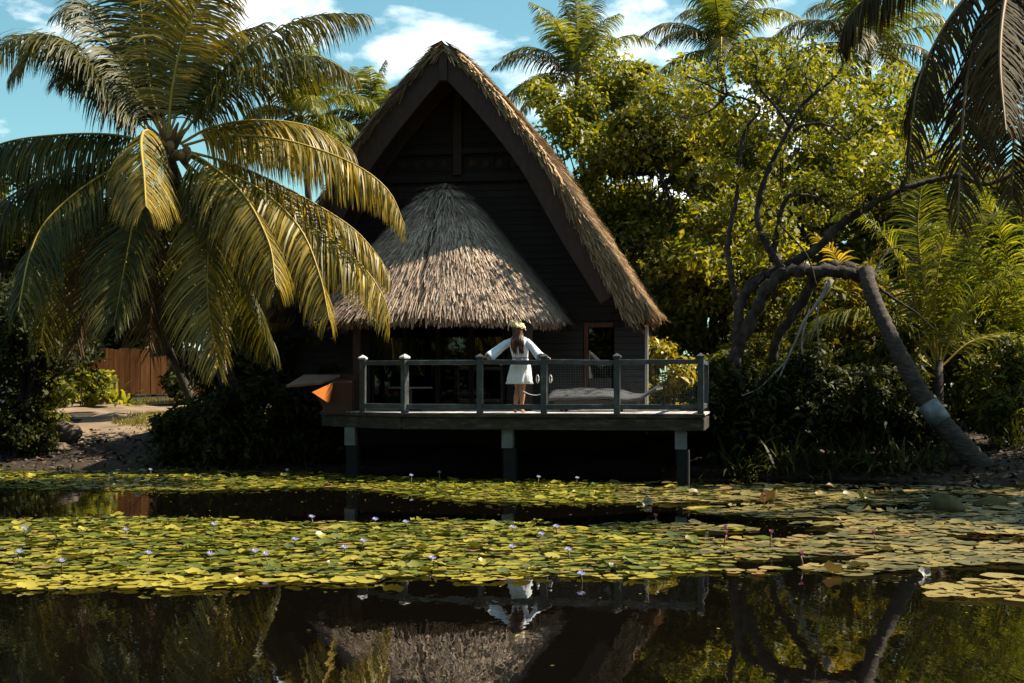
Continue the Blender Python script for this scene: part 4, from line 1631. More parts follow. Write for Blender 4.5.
for i in range(11):
    a = i * .62
    MB().ball(crown_c + Vector((.34 * math.cos(a) + .10, -.42 + .20 * math.sin(a), -.16 + ncs.uniform(-.16, .12))), (.085, .085, .105), 10, 8).build('coconut', M['coconut'], hero, smooth=True)
sp = MB()
for i in range(26):
    a = i * .9
    b = crown_c + Vector((.10 * math.cos(a), .10 * math.sin(a), -.05))
    sp.tube([b, b + Vector((.16 * math.cos(a), .16 * math.sin(a), .28)), b + Vector((.30 * math.cos(a), .30 * math.sin(a), .42))], [.07, .045, .012], 5)
sp.build('leaf_sheath', M['rachis_brown'], hero, smooth=True)

# ------------------------------------------------------------------ dark palm overhanging from the right edge
GB = (9.9, 21.5)
gpalm = thing('coconut_palm', 'shaded palm with long dark fronds hanging in from the upper right corner', 'palm tree', (GB[0], GB[1], gz(*GB)))
GY = 20.0
gc = P(1020, -60, GY)
palm_trunk(gpalm, [Vector((GB[0], GB[1], gz(*GB) - .2)), Vector((9.3, 21.0, 4.2)), gc], .2, .12)


def g_frond(px, dY, kind='frond', **kw):
    pts = [P(a, b, GY + dY * i / (len(px) - 1)) for i, (a, b) in enumerate(px)]
    kw.setdefault('n', 120)
    kw.setdefault('Lmax', .85)
    kw.setdefault('width', .04)
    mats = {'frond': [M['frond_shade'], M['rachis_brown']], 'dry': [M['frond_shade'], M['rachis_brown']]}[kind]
    kw['grav'] = kw.get('grav', 1.2) * 1.5
    kw.setdefault('vee', -.4)
    kw.setdefault('tat', .2)
    return frond(gpalm, pts, mats, **kw)


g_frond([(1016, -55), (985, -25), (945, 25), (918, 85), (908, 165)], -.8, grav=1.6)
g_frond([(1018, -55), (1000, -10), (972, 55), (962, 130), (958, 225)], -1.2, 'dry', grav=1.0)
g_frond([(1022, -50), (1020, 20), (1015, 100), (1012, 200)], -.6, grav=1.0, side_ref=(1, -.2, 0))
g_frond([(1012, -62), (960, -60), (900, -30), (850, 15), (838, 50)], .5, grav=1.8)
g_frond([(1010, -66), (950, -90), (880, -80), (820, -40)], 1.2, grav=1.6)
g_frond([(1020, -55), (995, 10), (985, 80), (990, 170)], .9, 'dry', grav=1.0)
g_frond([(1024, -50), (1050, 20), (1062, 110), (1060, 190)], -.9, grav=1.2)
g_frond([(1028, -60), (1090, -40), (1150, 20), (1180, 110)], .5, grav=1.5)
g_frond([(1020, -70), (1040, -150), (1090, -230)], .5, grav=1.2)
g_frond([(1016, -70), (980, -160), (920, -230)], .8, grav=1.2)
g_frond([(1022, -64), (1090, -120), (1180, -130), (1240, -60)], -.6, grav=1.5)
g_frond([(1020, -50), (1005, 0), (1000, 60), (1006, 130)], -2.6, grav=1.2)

# ------------------------------------------------------------------ other palms
generic_palm('tall palm rising over the trees just right of the gable peak', P(577, 82, 52), (2.3, 52.5), 3.5, 22, 41, up_bias=R(8))
generic_palm('tall palm with swept fronds above the leafy tree right of centre', P(722, 50, 50), (7.0, 50.5), 3.5, 20, 52, up_bias=R(6))
generic_palm('tall palm behind the dark overhanging fronds on the right', P(868, 48, 44), (11.2, 44.5), 3.9, 22, 63)
generic_palm('small distant palm between the large coconut palm and the roof', P(300, 118, 50), (-7.2, 50.5), 3.0, 18, 74)
generic_palm('distant palm whose tip shows beside the left roof slope', P(372, 122, 58), (-5.6, 58.5), 2.6, 18, 85)
# young palm, upright golden fronds
YB = P(938, 425, 30)
yb = thing('young_palm', 'young palm with upright yellow green fronds behind the leaning trunk', 'palm tree', (YB.x, 30, gz(YB.x, 30)))
MB().tube([Vector((YB.x, 30, gz(YB.x, 30) - .1)), P(938, 395, 30), P(939, 360, 30)], [.13, .11, .08], 10, rough=.06).build('trunk', M['palm_bark'], yb, smooth=True)
for px, dY, kw in (
    ([(938, 365), (935, 300), (945, 240), (975, 190), (1000, 165)], -.6, {}),
    ([(939, 365), (950, 290), (985, 225), (1030, 195), (1070, 200)], .3, {}),
    ([(940, 365), (965, 310), (1010, 275), (1050, 280)], -.8, {}),
    ([(936, 365), (915, 300), (890, 245), (862, 215), (840, 215)], .4, {}),
    ([(935, 368), (905, 330), (865, 312), (825, 318), (800, 345)], -.5, {}),
    ([(937, 365), (925, 290), (918, 230), (922, 180)], .8, {}),
    ([(940, 368), (975, 340), (1020, 340), (1055, 370)], .5, {}),
    ([(936, 370), (910, 355), (880, 365), (860, 395)], .8, {}),
    ([(939, 365), (945, 280), (965, 215), (968, 170)], 1.0, {}),
):
    pts = [P(a, b, 30 + dY * i / (len(px) - 1)) for i, (a, b) in enumerate(px)]
    frond(yb, pts, [M['frond_lime'], M['rachis']], n=96, Lmax=1.0, width=.042, grav=1.3, **kw)
Y2 = P(1012, 420, 32)
y2 = thing('young_palm', 'young palm with arching yellow green fronds at the right edge behind the first young palm', 'palm tree', (Y2.x, 32, gz(Y2.x, 32)))
MB().tube([Vector((Y2.x, 32, gz(Y2.x, 32) - .1)), P(1012, 400, 32), P(1011, 372, 32)], [.13, .11, .08], 10, rough=.06).build('trunk', M['palm_bark'], y2, smooth=True)
for px, dY in (([(1011, 375), (1000, 310), (975, 255), (935, 225), (900, 235)], -.6), ([(1011, 375), (1012, 300), (1000, 230), (975, 185)], -.3), ([(1012, 375), (1030, 300), (1065, 250), (1100, 250)], .3),
               ([(1010, 378), (985, 345), (945, 330), (910, 350)], -.7), ([(1012, 376), (1022, 290), (1030, 220), (1022, 175)], .5), ([(1013, 378), (1040, 345), (1080, 345), (1110, 380)], -.4), ([(1011, 378), (1000, 350), (985, 345), (960, 375)], -1.0)):
    pts = [P(a, b, 32 + dY * i / (len(px) - 1)) for i, (a, b) in enumerate(px)]
    frond(y2, pts, [M['frond_lime'], M['rachis']], n=90, Lmax=1.0, width=.042, grav=1.4)
# golden low palm behind the gnarled tree
lb_ = P(850, 400, 33)
lp_ = thing('young_palm', 'small palm with a golden drooping frond under the arching limb', 'palm tree', (lb_.x, 33, gz(lb_.x, 33)))
MB().tube([Vector((lb_.x, 33, gz(lb_.x, 33) - .1)), P(851, 365, 33)], [.10, .07], 8, rough=.06).build('trunk', M['palm_bark'], lp_, smooth=True)
for px in ([(851, 366), (838, 325), (815, 305), (792, 318), (780, 345)], [(851, 366), (850, 320), (870, 290), (905, 292)], [(851, 366), (862, 330), (890, 320), (915, 345)],
           [(851, 366), (835, 345), (805, 345), (785, 375)], [(851, 366), (846, 310), (838, 260), (815, 235)], [(851, 366), (856, 300), (880, 245)]):
    pts = [P(a, b, 33 - .5 * i / (len(px) - 1)) for i, (a, b) in enumerate(px)]
    frond(lp_, pts, [M['frond_gold'], M['rachis']], n=46, Lmax=.75, width=.06, grav=1.4)

# ------------------------------------------------------------------ gnarled tree on the right bank and leaning trunk
NY = 28.6
nb_ = P(738, 420, NY)
gn = thing('gnarled_tree', 'gnarled dark tree with bare twisting limbs arching over the right bank', 'tree', (nb_.x, NY, gz(nb_.x, NY)))
tb = MB()
s_ = NY / F
def NL(px, w0, w1, y0=0.0, y1=0.0, k=None):
    pts = [P(a, b, NY + y0 + (y1 - y0) * i / max(1, len(px) - 1)) for i, (a, b) in enumerate(px)]
    return limb(tb, pts, w0 * s_ * .35, w1 * s_ * .38, 9, (k or len(px) * 4) * 2, .17)


NL([(728, 470), (733, 400), (737, 354), (751, 320), (769, 286), (790, 272), (809, 271), (838, 272), (859, 275), (874, 277)], 22, 15, 0, -.5, 40)
NL([(734, 400), (738, 330), (741, 302), (761, 278), (793, 262), (817, 248), (838, 227), (864, 209), (900, 190), (955, 176), (985, 184), (1024, 169), (1060, 150)], 19, 5, .1, .9, 52)
NL([(785, 271), (766, 243), (758, 222), (760, 195), (768, 171), (780, 146), (790, 128), (799, 109), (813, 95), (834, 78), (846, 60)], 12, 2.5, 0, .4, 40)
NL([(790, 128), (776, 107), (762, 91), (756, 76), (757, 60), (750, 45)], 6, 1.5, .2, .1)
NL([(776, 107), (783, 90), (788, 70), (800, 52)], 4, 1.2, .2, .5)
NL([(793, 131), (809, 124), (830, 126), (848, 140)], 5.5, 1.6, .2, -.2)
NL([(813, 95), (806, 78), (810, 60), (822, 48)], 3.5, 1.2, .3, .5)
NL([(772, 262), (777, 233), (781, 211), (790, 196), (811, 196), (826, 203)], 11, 3, .2, .4)
NL([(738, 310), (728, 250), (736, 200), (740, 160), (742, 140), (748, 126), (760, 108), (745, 99), (725, 94), (702, 82), (686, 76)], 10, 2, .5, 1.0, 40)
NL([(727, 95), (714, 108), (702, 114), (684, 118)], 4, 1.2, .9, .8)
NL([(727, 94), (724, 78), (718, 66)], 3.5, 1.2, .9, .9)
NL([(816, 276), (803, 300), (788, 322), (775, 345), (770, 400)], 15, 12, -.1, .5)
NL([(780, 225), (806, 254), (817, 286)], 3.2, 2, -.5, -.6)
NL([(900, 190), (915, 165), (940, 150), (960, 130)], 6, 2, .5, .7)
NL([(820, 268), (838, 268), (856, 272), (872, 280)], 17, 20, -.1, -.5, 12)
NL([(872, 278), (884, 256), (898, 248), (915, 262)], 5, 1.5, -.4, .2)
NL([(872, 282), (890, 296), (915, 312), (935, 330)], 5, 1.5, -.4, .2)
rt = np.random.default_rng(8)
for (px, py) in ((745, 99), (725, 94), (702, 84), (762, 91), (756, 66), (799, 109), (813, 95), (834, 78), (830, 126), (788, 70), (806, 78), (848, 140), (760, 196), (745, 150), (826, 203), (864, 209), (900, 190), (915, 165), (684, 118), (718, 70)):
    for q in range(4):
        a = rt.uniform(0, 6.28)
        l = rt.uniform(14, 34)
        NL([(px, py), (px + l * .5 * math.cos(a) + rt.uniform(-4, 4), py + l * .5 * math.sin(a) - 3), (px + l * math.cos(a), py + l * math.sin(a) - 6)], 1.9, .6, .25, rt.uniform(-.3, .8), 4)
tb.build('trunk', M['bark'], gn, smooth=True)
db_ = MB()
for px, w in (([(832, 280), (820, 300), (806, 318), (796, 340), (787, 360), (778, 380), (771, 394)], 4.5), ([(806, 318), (802, 345), (806, 372)], 2.5), ([(787, 360), (762, 386), (742, 396)], 2.5),
              ([(826, 285), (818, 310), (819, 352)], 2.5)):
    limb(db_, [P(a, b, NY - .6) for a, b in px], w * s_ / 2, .012, 6, 16, .15)
db_.build('dead_branch', M['bark_pale'], gn, smooth=True)
rng = np.random.default_rng(77)
cl = []
for px, py, r in ((700, 90, 26), (720, 75, 24), (690, 110, 24), (745, 60, 26), (770, 55, 26), (800, 52, 26), (830, 62, 26), (845, 85, 28), (850, 120, 28), (820, 100, 18), (840, 150, 26), (790, 85, 18), (760, 80, 18),
                  (735, 110, 20), (870, 140, 26), (815, 140, 18), (700, 130, 22), (860, 170, 24), (830, 185, 20), (805, 180, 16), (775, 195, 14), (725, 130, 18), (890, 160, 22), (772, 150, 14), (750, 180, 15), (812, 215, 15), (845, 200, 16), (880, 185, 16), (722, 170, 16), (705, 150, 18), (780, 235, 13), (760, 240, 12), (915, 150, 18), (800, 75, 18), (860, 105, 20), (665, 90, 20), (680, 72, 20)):
    c = P(px, py, NY + rng.uniform(.25, 1.8))
    cl.append((np.array(c), (r * s_ * 1.15, r * s_ * 1.5, r * s_ * .85)))
v, f = clump_leaves(cl, 200, .115, .5, rng)
link('crown', v, f, M['leaf_bright'], gn)

LYA, LYB = 28.0, 26.3
ln_b = P(1000, 482, LYB)
lean = thing('leaning_trunk', 'bare ringed palm trunk leaning left with a pale metal band round it', 'palm trunk', (ln_b.x, LYB, 0))
lpx = [(866, 270), (870, 288), (882, 318), (901, 357), (925, 400), (957, 440), (1000, 484), (1012, 497)]
pts = [P(a, b, LYA + (LYB - LYA) * i / (len(lpx) - 1)) for i, (a, b) in enumerate(lpx)]
c = catmull(pts, 96)
tbm = MB()
rr = []
for i in range(96):
    t = i / 95
    rr.append((.140 + .085 * t ** 1.5 + .22 * max(0, t - .86) ** 1.2) * (1.06 if i % 3 == 0 else .98) * random.uniform(.98, 1.02))
tbm.tube(c, rr, 14, rough=.05)
tbm.build('trunk', M['palm_bark'], lean, smooth=True)
k0, k1 = 53, 61
MB().tube([c[k0], c[(k0 + k1) // 2], c[k1]], [rr[k0] * 1.0 + .025, rr[(k0 + k1) // 2] + .025, rr[k1] + .025], 20).build('metal_band', M['metal'], lean, smooth=True)

# ------------------------------------------------------------------ trees
broadleaf('bright leafy tree close behind the right slope of the big roof', (3.2, 38), P(602, 176, 38), (2.5, 1.8, 3.5), 101, 'leaf_bright', 60, 360, .155)
broadleaf('dense olive tree between the roof and the gnarled tree', (5.0, 36), P(695, 188, 36), (2.2, 1.8, 3.2), 102, 'leaf_mid', 58, 360, .155)
broadleaf('tall yellow green tree behind the bare twisting limbs', (7.3, 38), P(790, 178, 38), (2.8, 2, 3.3), 103, 'leaf_bright', 64, 360, .155)
broadleaf('leafy tree behind the dark hanging fronds on the right', (10.3, 39), P(900, 172, 39), (2.9, 2, 3.1), 104, 'leaf_bright', 60, 360, .155)
broadleaf('shaded tree beyond the young palm at the right edge', (13.0, 38), P(1010, 260, 38), (2.6, 2, 3.0), 105, 'leaf_mid', 52, 250, .19)
broadleaf('dark tree seen through the gap between the bright tree and the olive tree', (5.2, 43), P(652, 205, 43), (2.6, 1.6, 3.0), 116, 'leaf_dark', 50, 240, .22)
broadleaf('low bushy tree with a leafy crown beside the right corner of the bungalow', (5.4, 35), P(718, 325, 35), (1.7, 1.2, 2.0), 106, 'leaf_bright', 40, 240, .16, trunk_r=.12)
broadleaf('rounded tree with scattered lit leaves between the big palm and the bungalow', (-6.4, 33), P(258, 310, 33), (1.7, 1.5, 2.2), 107, 'leaf_mid', 44, 230, .15)
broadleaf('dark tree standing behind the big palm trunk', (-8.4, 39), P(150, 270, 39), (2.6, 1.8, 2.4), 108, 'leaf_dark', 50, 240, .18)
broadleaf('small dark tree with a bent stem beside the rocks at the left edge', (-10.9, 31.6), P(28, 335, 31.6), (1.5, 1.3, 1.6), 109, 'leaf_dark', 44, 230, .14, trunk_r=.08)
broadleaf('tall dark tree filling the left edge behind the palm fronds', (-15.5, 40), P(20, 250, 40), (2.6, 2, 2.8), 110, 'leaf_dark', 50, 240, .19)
broadleaf('shade tree rising from the right bank outside the dark fronds', (13.4, 21.8), (13.2, 21.6, 6.4), (2.7, 2.9, 3.1), 111, 'leaf_mid', 64, 240, .2)
broadleaf('tall shade tree on the right bank behind the leaning trunk foot, outside the view', (14.2, 27.2), (14.0, 26.9, 7.6), (2.7, 2.0, 3.9), 112, 'leaf_mid', 70, 260, .2)
broadleaf('understory tree with olive leaves behind the arch of the gnarled tree', (8.6, 33.5), P(850, 320, 33.5), (1.7, 1.2, 1.5), 113, 'leaf_mid', 40, 220, .16, trunk_r=.09)
broadleaf('understory tree with olive leaves between the young palm and the right edge', (11.5, 34), P(985, 330, 34), (1.9, 1.2, 1.7), 114, 'leaf_mid', 40, 220, .16, trunk_r=.09)
broadleaf('bushy tree with bright leaves left of the gnarled trunk', (5.6, 34), P(735, 255, 34), (1.7, 1.3, 1.8), 115, 'leaf_bright', 44, 230, .15, trunk_r=.10)
# row of trees closing the view at the back: two kinds built once, then copied
far_a = broadleaf('broad tree in the far row that closes the garden', (-20, 52), (-20, 52, 6.0), (3.6, 2.6, 4.0), 120, 'leaf_mid', 60, 220, .30, clump_r=.95, group='far row of trees', name='background_tree')
far_b = broadleaf('broad tree in the far row that closes the garden', (20, 53), (20, 53, 6.6), (3.6, 2.6, 4.4), 121, 'leaf_mid', 60, 220, .30, clump_r=.95, group='far row of trees', name='background_tree')
for i, (x, y, s, b) in enumerate(((-14.5, 54, .9, 0), (-10, 56, .85, 1), (-5.2, 57, .8, 0), (0, 56, .9, 1), (4.8, 54, 1.0, 0), (9.5, 55, 1.02, 1), (14.5, 53, 1.0, 0), (25, 52, 1.0, 0), (-25, 50, 1.0, 1), (17.5, 46, .8, 1), (-17.5, 47, .7, 0))):
    copy_thing((far_a, far_b)[b], (x, y, gz(x, y)), 1.3 * i, (s, s, s * random.uniform(.9, 1.05)), 'broad tree in the far row that closes the garden', 'far row of trees')

hedge = shrub('tall leafy bush behind the fence and the understory trees', (-16, 54), (1.9, 1.2, 1.9), 300, 'leaf_dark', 40, 160, .26, .45, 'tall_bush', 'bush', 'tall bushes closing the view', .6)
for i, x in enumerate((-19, -3.5, -1, 1.5, 8, 11.5, 15, 18.5, 22, -20)):
    copy_thing(hedge, (x, 53.5 if x < 0 else 44, gz(x, 53.5 if x < 0 else 44)), .9 * i, (1, 1, 1), 'tall leafy bush behind the fence and the understory trees', 'tall bushes closing the view')
for i, (x, y) in enumerate(((-24, -4), (-18, -6), (-12.5, -5), (-7, -6.5), (-2.5, -5.5), (2.5, -6), (7.5, -5), (13, -6), (19, -4), (-14.5, -9), (-4.5, -9.5), (5, -9), (10.5, -9))):  # added out of view so the glass doors reflect no bright sky
    copy_thing(hedge, (x, y, gz(x, y)), .7 * i, (1.5, 1.3, 1.15), 'tall leafy bush on the near bank of the pond', 'bushes on the near bank')
# unseen trees added behind the viewer to block sky light and deepen front shade
for i, (x, y, s, b) in enumerate(((-22, -9, 1.15, 0), (-15, -12, 1.2, 1), (-8, -10, 1.2, 0), (-1.5, -12, 1.25, 1), (5, -10, 1.2, 0), (11.5, -11, 1.2, 1), (18, -8, 1.15, 0), (-29, 2, 1.15, 1), (-31, 12, 1.1, 0), (-31, 22, 1.1, 1))):
    copy_thing((far_a, far_b)[b], (x, y, gz(x, y)), 1.1 * i + .4, (s, s, s), 'broad tree on the near bank of the pond', 'trees on the near bank')

# ------------------------------------------------------------------ shrubs and plants
shrub('yellow croton shrub glowing in the sun beside the right house corner', P(661, 400, 31.5).xy, (.65, .5, 1.15), 201, 'leaf_croton', 24, 110, .2, .30, 'croton_shrub', clump_r=.3)
shrub('yellow croton shrub beside the path under the left fronds', P(84, 400, 44).xy, (1.05, .7, .70), 202, 'leaf_bright', 15, 90, .2, .4, 'croton_shrub', clump_r=.24)
shrub('low croton shrub with red flecked leaves left of the orange fence', P(62, 398, 46).xy, (.7, .6, .6), 203, 'leaf_red', 14, 120, .18, .35, 'croton_shrub')
strap_plant('pale green strap leaf plant in front of the brown fence', P(116, 399, 45.5).xy, 60, 1.1, 204, 'leaf_bright', .10)
shrub('dark green shrub standing at the right end of the brown fence', P(186, 397, 47).xy, (.8, .7, .7), 205, 'leaf_dark', 16, 130, .18, .4)
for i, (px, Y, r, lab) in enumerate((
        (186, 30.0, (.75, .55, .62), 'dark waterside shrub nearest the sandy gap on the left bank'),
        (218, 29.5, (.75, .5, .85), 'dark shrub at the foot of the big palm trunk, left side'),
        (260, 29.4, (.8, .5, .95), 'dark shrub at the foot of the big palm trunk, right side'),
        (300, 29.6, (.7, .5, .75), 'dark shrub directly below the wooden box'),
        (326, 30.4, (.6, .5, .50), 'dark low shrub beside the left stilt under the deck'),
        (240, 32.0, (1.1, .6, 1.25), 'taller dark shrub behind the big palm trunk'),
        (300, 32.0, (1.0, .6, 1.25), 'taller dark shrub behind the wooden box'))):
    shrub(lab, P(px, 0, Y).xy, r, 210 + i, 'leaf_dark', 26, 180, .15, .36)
for i, (px, Y, n, L, lab) in enumerate((
        (172, 30.3, 46, .9, 'dark spiky fern spreading over the sandy bank on the left'),
        (250, 29.3, 50, .8, 'dark strap leaf fern at the waterline below the big palm'),
        (310, 29.5, 44, .7, 'dark strap leaf fern at the waterline left of the deck'))):
    strap_plant(lab, P(px, 0, Y).xy, n, L, 230 + i, 'leaf_dark', .05, 'fern', 'fern')
shrub('low dark bush under the small dark tree at the left edge', P(14, 0, 31.2).xy, (.9, .5, .55), 280, 'leaf_dark', 24, 170, .14, .4)
shrub('dark green bush between the small dark tree and the croton', P(40, 0, 36).xy, (.9, .6, .8), 281, 'leaf_mid', 20, 160, .15, .4)
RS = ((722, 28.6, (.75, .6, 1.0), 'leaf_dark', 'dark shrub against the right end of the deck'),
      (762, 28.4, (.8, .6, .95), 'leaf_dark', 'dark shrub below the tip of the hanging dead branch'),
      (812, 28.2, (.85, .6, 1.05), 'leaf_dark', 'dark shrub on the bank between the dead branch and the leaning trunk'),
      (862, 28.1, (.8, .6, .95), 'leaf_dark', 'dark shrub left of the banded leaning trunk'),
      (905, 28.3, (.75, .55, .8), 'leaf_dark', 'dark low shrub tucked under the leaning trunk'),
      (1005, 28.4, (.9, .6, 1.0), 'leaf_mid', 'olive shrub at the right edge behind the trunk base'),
      (740, 30.0, (1.0, .7, 1.35), 'leaf_mid', 'tall olive shrub behind the right end of the railing'),
      (800, 30.2, (1.1, .7, 1.4), 'leaf_mid', 'tall olive shrub under the arching limb'),
      (880, 30.4, (1.1, .7, 1.3), 'leaf_mid', 'olive shrub right behind the middle of the leaning trunk'),
      (975, 31.0, (1.0, .7, 1.1), 'leaf_mid', 'tall olive shrub right of the young palm'),
      (706, 32.4, (.7, .6, .9), 'leaf_bright', 'olive shrub beside the yellow croton'))
for i, (px, Y, r, lf, lab) in enumerate(RS):
    shrub(lab, P(px, 0, Y).xy, r, 240 + i, lf, 30, 180, .15, .33)
for i, (px, Y, n, L, lab) in enumerate((
        (745, 27.6, 70, .95, 'dark strap leaf fern on the right bank nearest the deck'),
        (790, 27.4, 70, 1.0, 'dark strap leaf fern on the right bank below the dead branch'),
        (838, 27.3, 70, .95, 'dark strap leaf fern in the middle of the right bank'),
        (885, 27.1, 66, .9, 'dark strap leaf fern left of the foot of the leaning trunk'),
        (925, 27.0, 60, .8, 'dark strap leaf fern directly under the metal band'),
        (1015, 27.6, 60, .9, 'dark strap leaf fern at the right edge behind the trunk foot'))):
    strap_plant(lab, P(px, 0, Y).xy, n, L, 260 + i, 'leaf_dark', .055, 'fern', 'fern')

# fallen leaves and small stones on the banks
rl = np.random.default_rng(91)
lx, ly = np.concatenate([rl.uniform(-14, -3, 1500), rl.uniform(3, 10, 1800)]), np.concatenate([rl.uniform(29.3, 35, 1500), rl.uniform(24.5, 31, 1800)])
kp = shore_d(lx, ly) > -.05
lx, ly = lx[kp], ly[kp]
lc = np.stack([lx, ly, height(lx, ly) + rl.uniform(.01, .05, len(lx))], 1)
v, f = leaf_quads(lc, nrm(rl.normal(0, .45, lc.shape) + np.array([0, 0, 1.0])), rl.uniform(.05, .20, len(lc)), .5, rl)
tag(link('fallen_leaves', v, f, M['litter']), 'brown fallen leaves scattered over the earth banks', 'fallen leaves', kind='stuff')
sv, sf = [], []
for i in range(420):
    x, y = (rl.uniform(-14, -7), rl.uniform(29.6, 34.5)) if i % 3 else (rl.uniform(3, 10), rl.uniform(25, 29))
    if float(shore_d(x, y)) < .02:
        continue
    r = rl.uniform(.02, .07)
    z = gz(x, y)
    o8 = len(sv)
    for dx, dy, dz in ((1, 0, 0), (0, 1, 0), (-1, 0, 0), (0, -1, 0), (.2, .1, .7), (0, 0, -.6)):
        sv.append((x + dx * r * rl.uniform(.7, 1.4), y + dy * r * rl.uniform(.7, 1.4), z + dz * r * rl.uniform(.7, 1.2)))
    sf += [tuple(o8 + q for q in t) for t in ((0, 1, 4), (1, 2, 4), (2, 3, 4), (3, 0, 4), (1, 0, 5), (2, 1, 5), (3, 2, 5), (0, 3, 5))]
tag(link('pebbles', np.array(sv), sf, M['rock'], None, True), 'small brown stones lying on the earth banks', 'pebbles', kind='stuff')

# ------------------------------------------------------------------ fence, wall, rocks at the left
fx0, fx1, FY = P(58, 0, 51).x, P(335, 0, 51).x, 51.0
FC, FA = P(130, 0, 51), R(40)
fence = thing('wooden_fence', 'brown vertical board fence behind the sandy path', 'fence', (FC.x, FC.y, gz(FC.x, FC.y)), FA)


def FX(s, t, z):
    return Vector((FC.x + s * math.cos(FA) - t * math.sin(FA), FC.y + s * math.sin(FA) + t * math.cos(FA), z))


fx0, fx1, FY = -3.4, 7.5, 0.0
zf0 = gz(FC.x, FC.y)
fb = MB(FX)
x = fx0
while x < fx1:
    z = zf0
    fb.box(x, x + .19, FY - random.uniform(.0, .02), FY + .03, z + .12, z + 1.75 + random.uniform(-.03, .03))
    x += .2
fb.build('board', M['fence_wood'], fence)
k = 0
x = fx0
while x <= fx1 + .1:
    z = zf0
    MB(FX).box(x - .06, x + .06, FY + .04, FY + .16, z - .2, z + 1.85).build('fence_post', M['wood_dark'], fence)
    x += (fx1 - fx0) / 5
for zo in (.35, 1.45):
    MB(FX).beam((fx0, .085, zf0 + zo), (fx1, .085, zf0 + zo), .04, .10).build('fence_rail', M['wood_dark'], fence)
wl0 = P(-14, 0, 47)
wl_ = MB()
wl_.box(wl0.x - 3.0, wl0.x + .95, 46.9, 47.15, gz(wl0.x, 47) - .2, gz(wl0.x, 47) + .95)
wl_.box(wl0.x - 3.05, wl0.x + 1.0, 46.85, 47.2, gz(wl0.x, 47) + .952, gz(wl0.x, 47) + 1.02)
tag(wl_.build('garden_wall', M['wall_white'], None, loc=(wl0.x, 47, gz(wl0.x, 47)), bevel=.01), 'low whitewashed garden wall at the left edge behind the dark tree', 'wall')


def rock(label, c, r, seed, mat='rock', name='rock', group=None):
    rg_ = random.Random(seed)
    mb = MB()
    mb.ball((0, 0, 0), 1.0, 18, 12)
    ph = [rg_.uniform(0, 6) for _ in range(8)]
    out_ = []
    for (x, y, z) in mb.v:
        k = 1 + .16 * math.sin(2.3 * x + ph[0]) * math.sin(2.9 * y + ph[1]) + .12 * math.sin(4.1 * z + ph[2] + 2 * x) + .07 * math.sin(7 * x + 5 * y + ph[3]) + .05 * math.sin(11 * z + 6 * y + ph[4])
        out_.append((c[0] + x * k * r[0], c[1] + y * k * r[1], c[2] + z * k * r[2]))
    mb.v = out_
    o = mb.build(name, M[mat], None, smooth=True, loc=c)
    return tag(o, label, 'rock', group)


def on_ground(px, Y, lift):
    x = P(px, 0, Y).x
    return (x, Y, gz(x, Y) + lift)


rock('long brown rock on the sandy bank at the left', on_ground(66, 32.6, .18), (.34, .28, .30), 1)
rock('pale upright rock beside the long brown rock', on_ground(50, 32.3, .16), (.17, .2, .28), 2)
rock('low sandy rock at the foot of the pale rock', on_ground(56, 31.7, .04), (.34, .25, .12), 3)
rock('flat brown rock under the small dark tree at the left edge', on_ground(24, 32.4, .1), (.34, .3, .2), 4)
rock('small round stone left of the flat brown rock', on_ground(4, 32.2, .1), (.22, .2, .17), 5)

# ------------------------------------------------------------------ water lilies
def pad_arrays(c, r, az, tilt, taz, cup, rng, wav=.0, n=14, notch=.22):
    """a notched disc: centre fan of triangles turned into quads with two rings"""
    a = np.linspace(notch, 2 * np.pi - notch, n) + az
    rr = r * (1 + .05 * np.sin(3 * a + rng.uniform(0, 6)) + .03 * np.sin(7 * a))
    out_ = np.stack([np.cos(a) * rr, np.sin(a) * rr, np.full(n, cup * r) + wav * r * np.sin(2 * a + rng.uniform(0, 6)) ** 2], 1)
    mid = np.stack([np.cos(a) * rr * .55, np.sin(a) * rr * .55, np.full(n, cup * r * .15)], 1)
    cen = np.zeros((1, 3))
    v = np.vstack([out_, mid, cen])
    ax = np.array([math.cos(taz), math.sin(taz), 0])
    ct, st = math.cos(tilt), math.sin(tilt)
    k = np.array([[0, -ax[2], ax[1]], [ax[2], 0, -ax[0]], [-ax[1], ax[0], 0]])
    Rm = np.eye(3) + st * k + (1 - ct) * k @ k
    v = v @ Rm.T + np.array(c)
    f = []
    for j in range(n - 1):
        f.append((n + j, j, j + 1, n + j + 1))
    t = [(2 * n, n + j, n + j + 1) for j in range(n - 1)]
    return v, f, t


NEAR = [(-300, 594), (0, 590), (60, 591), (110, 588), (160, 593), (230, 590), (300, 584), (360, 586), (420, 578), (480, 584), (520, 581), (560, 577), (640, 581), (700, 573), (760, 576), (790, 569), (830, 574),
        (900, 578), (925, 580), (934, 598), (1024, 602), (1300, 602)]
FAR = [(-300, 519), (0, 520), (150, 518), (300, 523), (400, 523), (430, 521), (500, 521), (570, 528), (610, 525), (640, 523), (690, 524), (740, 528), (790, 534), (830, 541), (850, 524), (880, 512), (1300, 500)]
FB_NEAR = [(-300, 488), (0, 489), (100, 491), (170, 493), (260, 489), (330, 488), (380, 491), (430, 499), (480, 503), (560, 503), (640, 504), (690, 512), (745, 517), (790, 524), (830, 528), (850, 524), (880, 514), (1300, 512)]
FB_FAR = [(-300, 470), (0, 472), (200, 471), (340, 474), (420, 479), (560, 482), (700, 484), (900, 486), (1024, 489), (1300, 492)]


def pxpy(X, Y):
    return CX + F * X / Y, HY + F * CH / Y


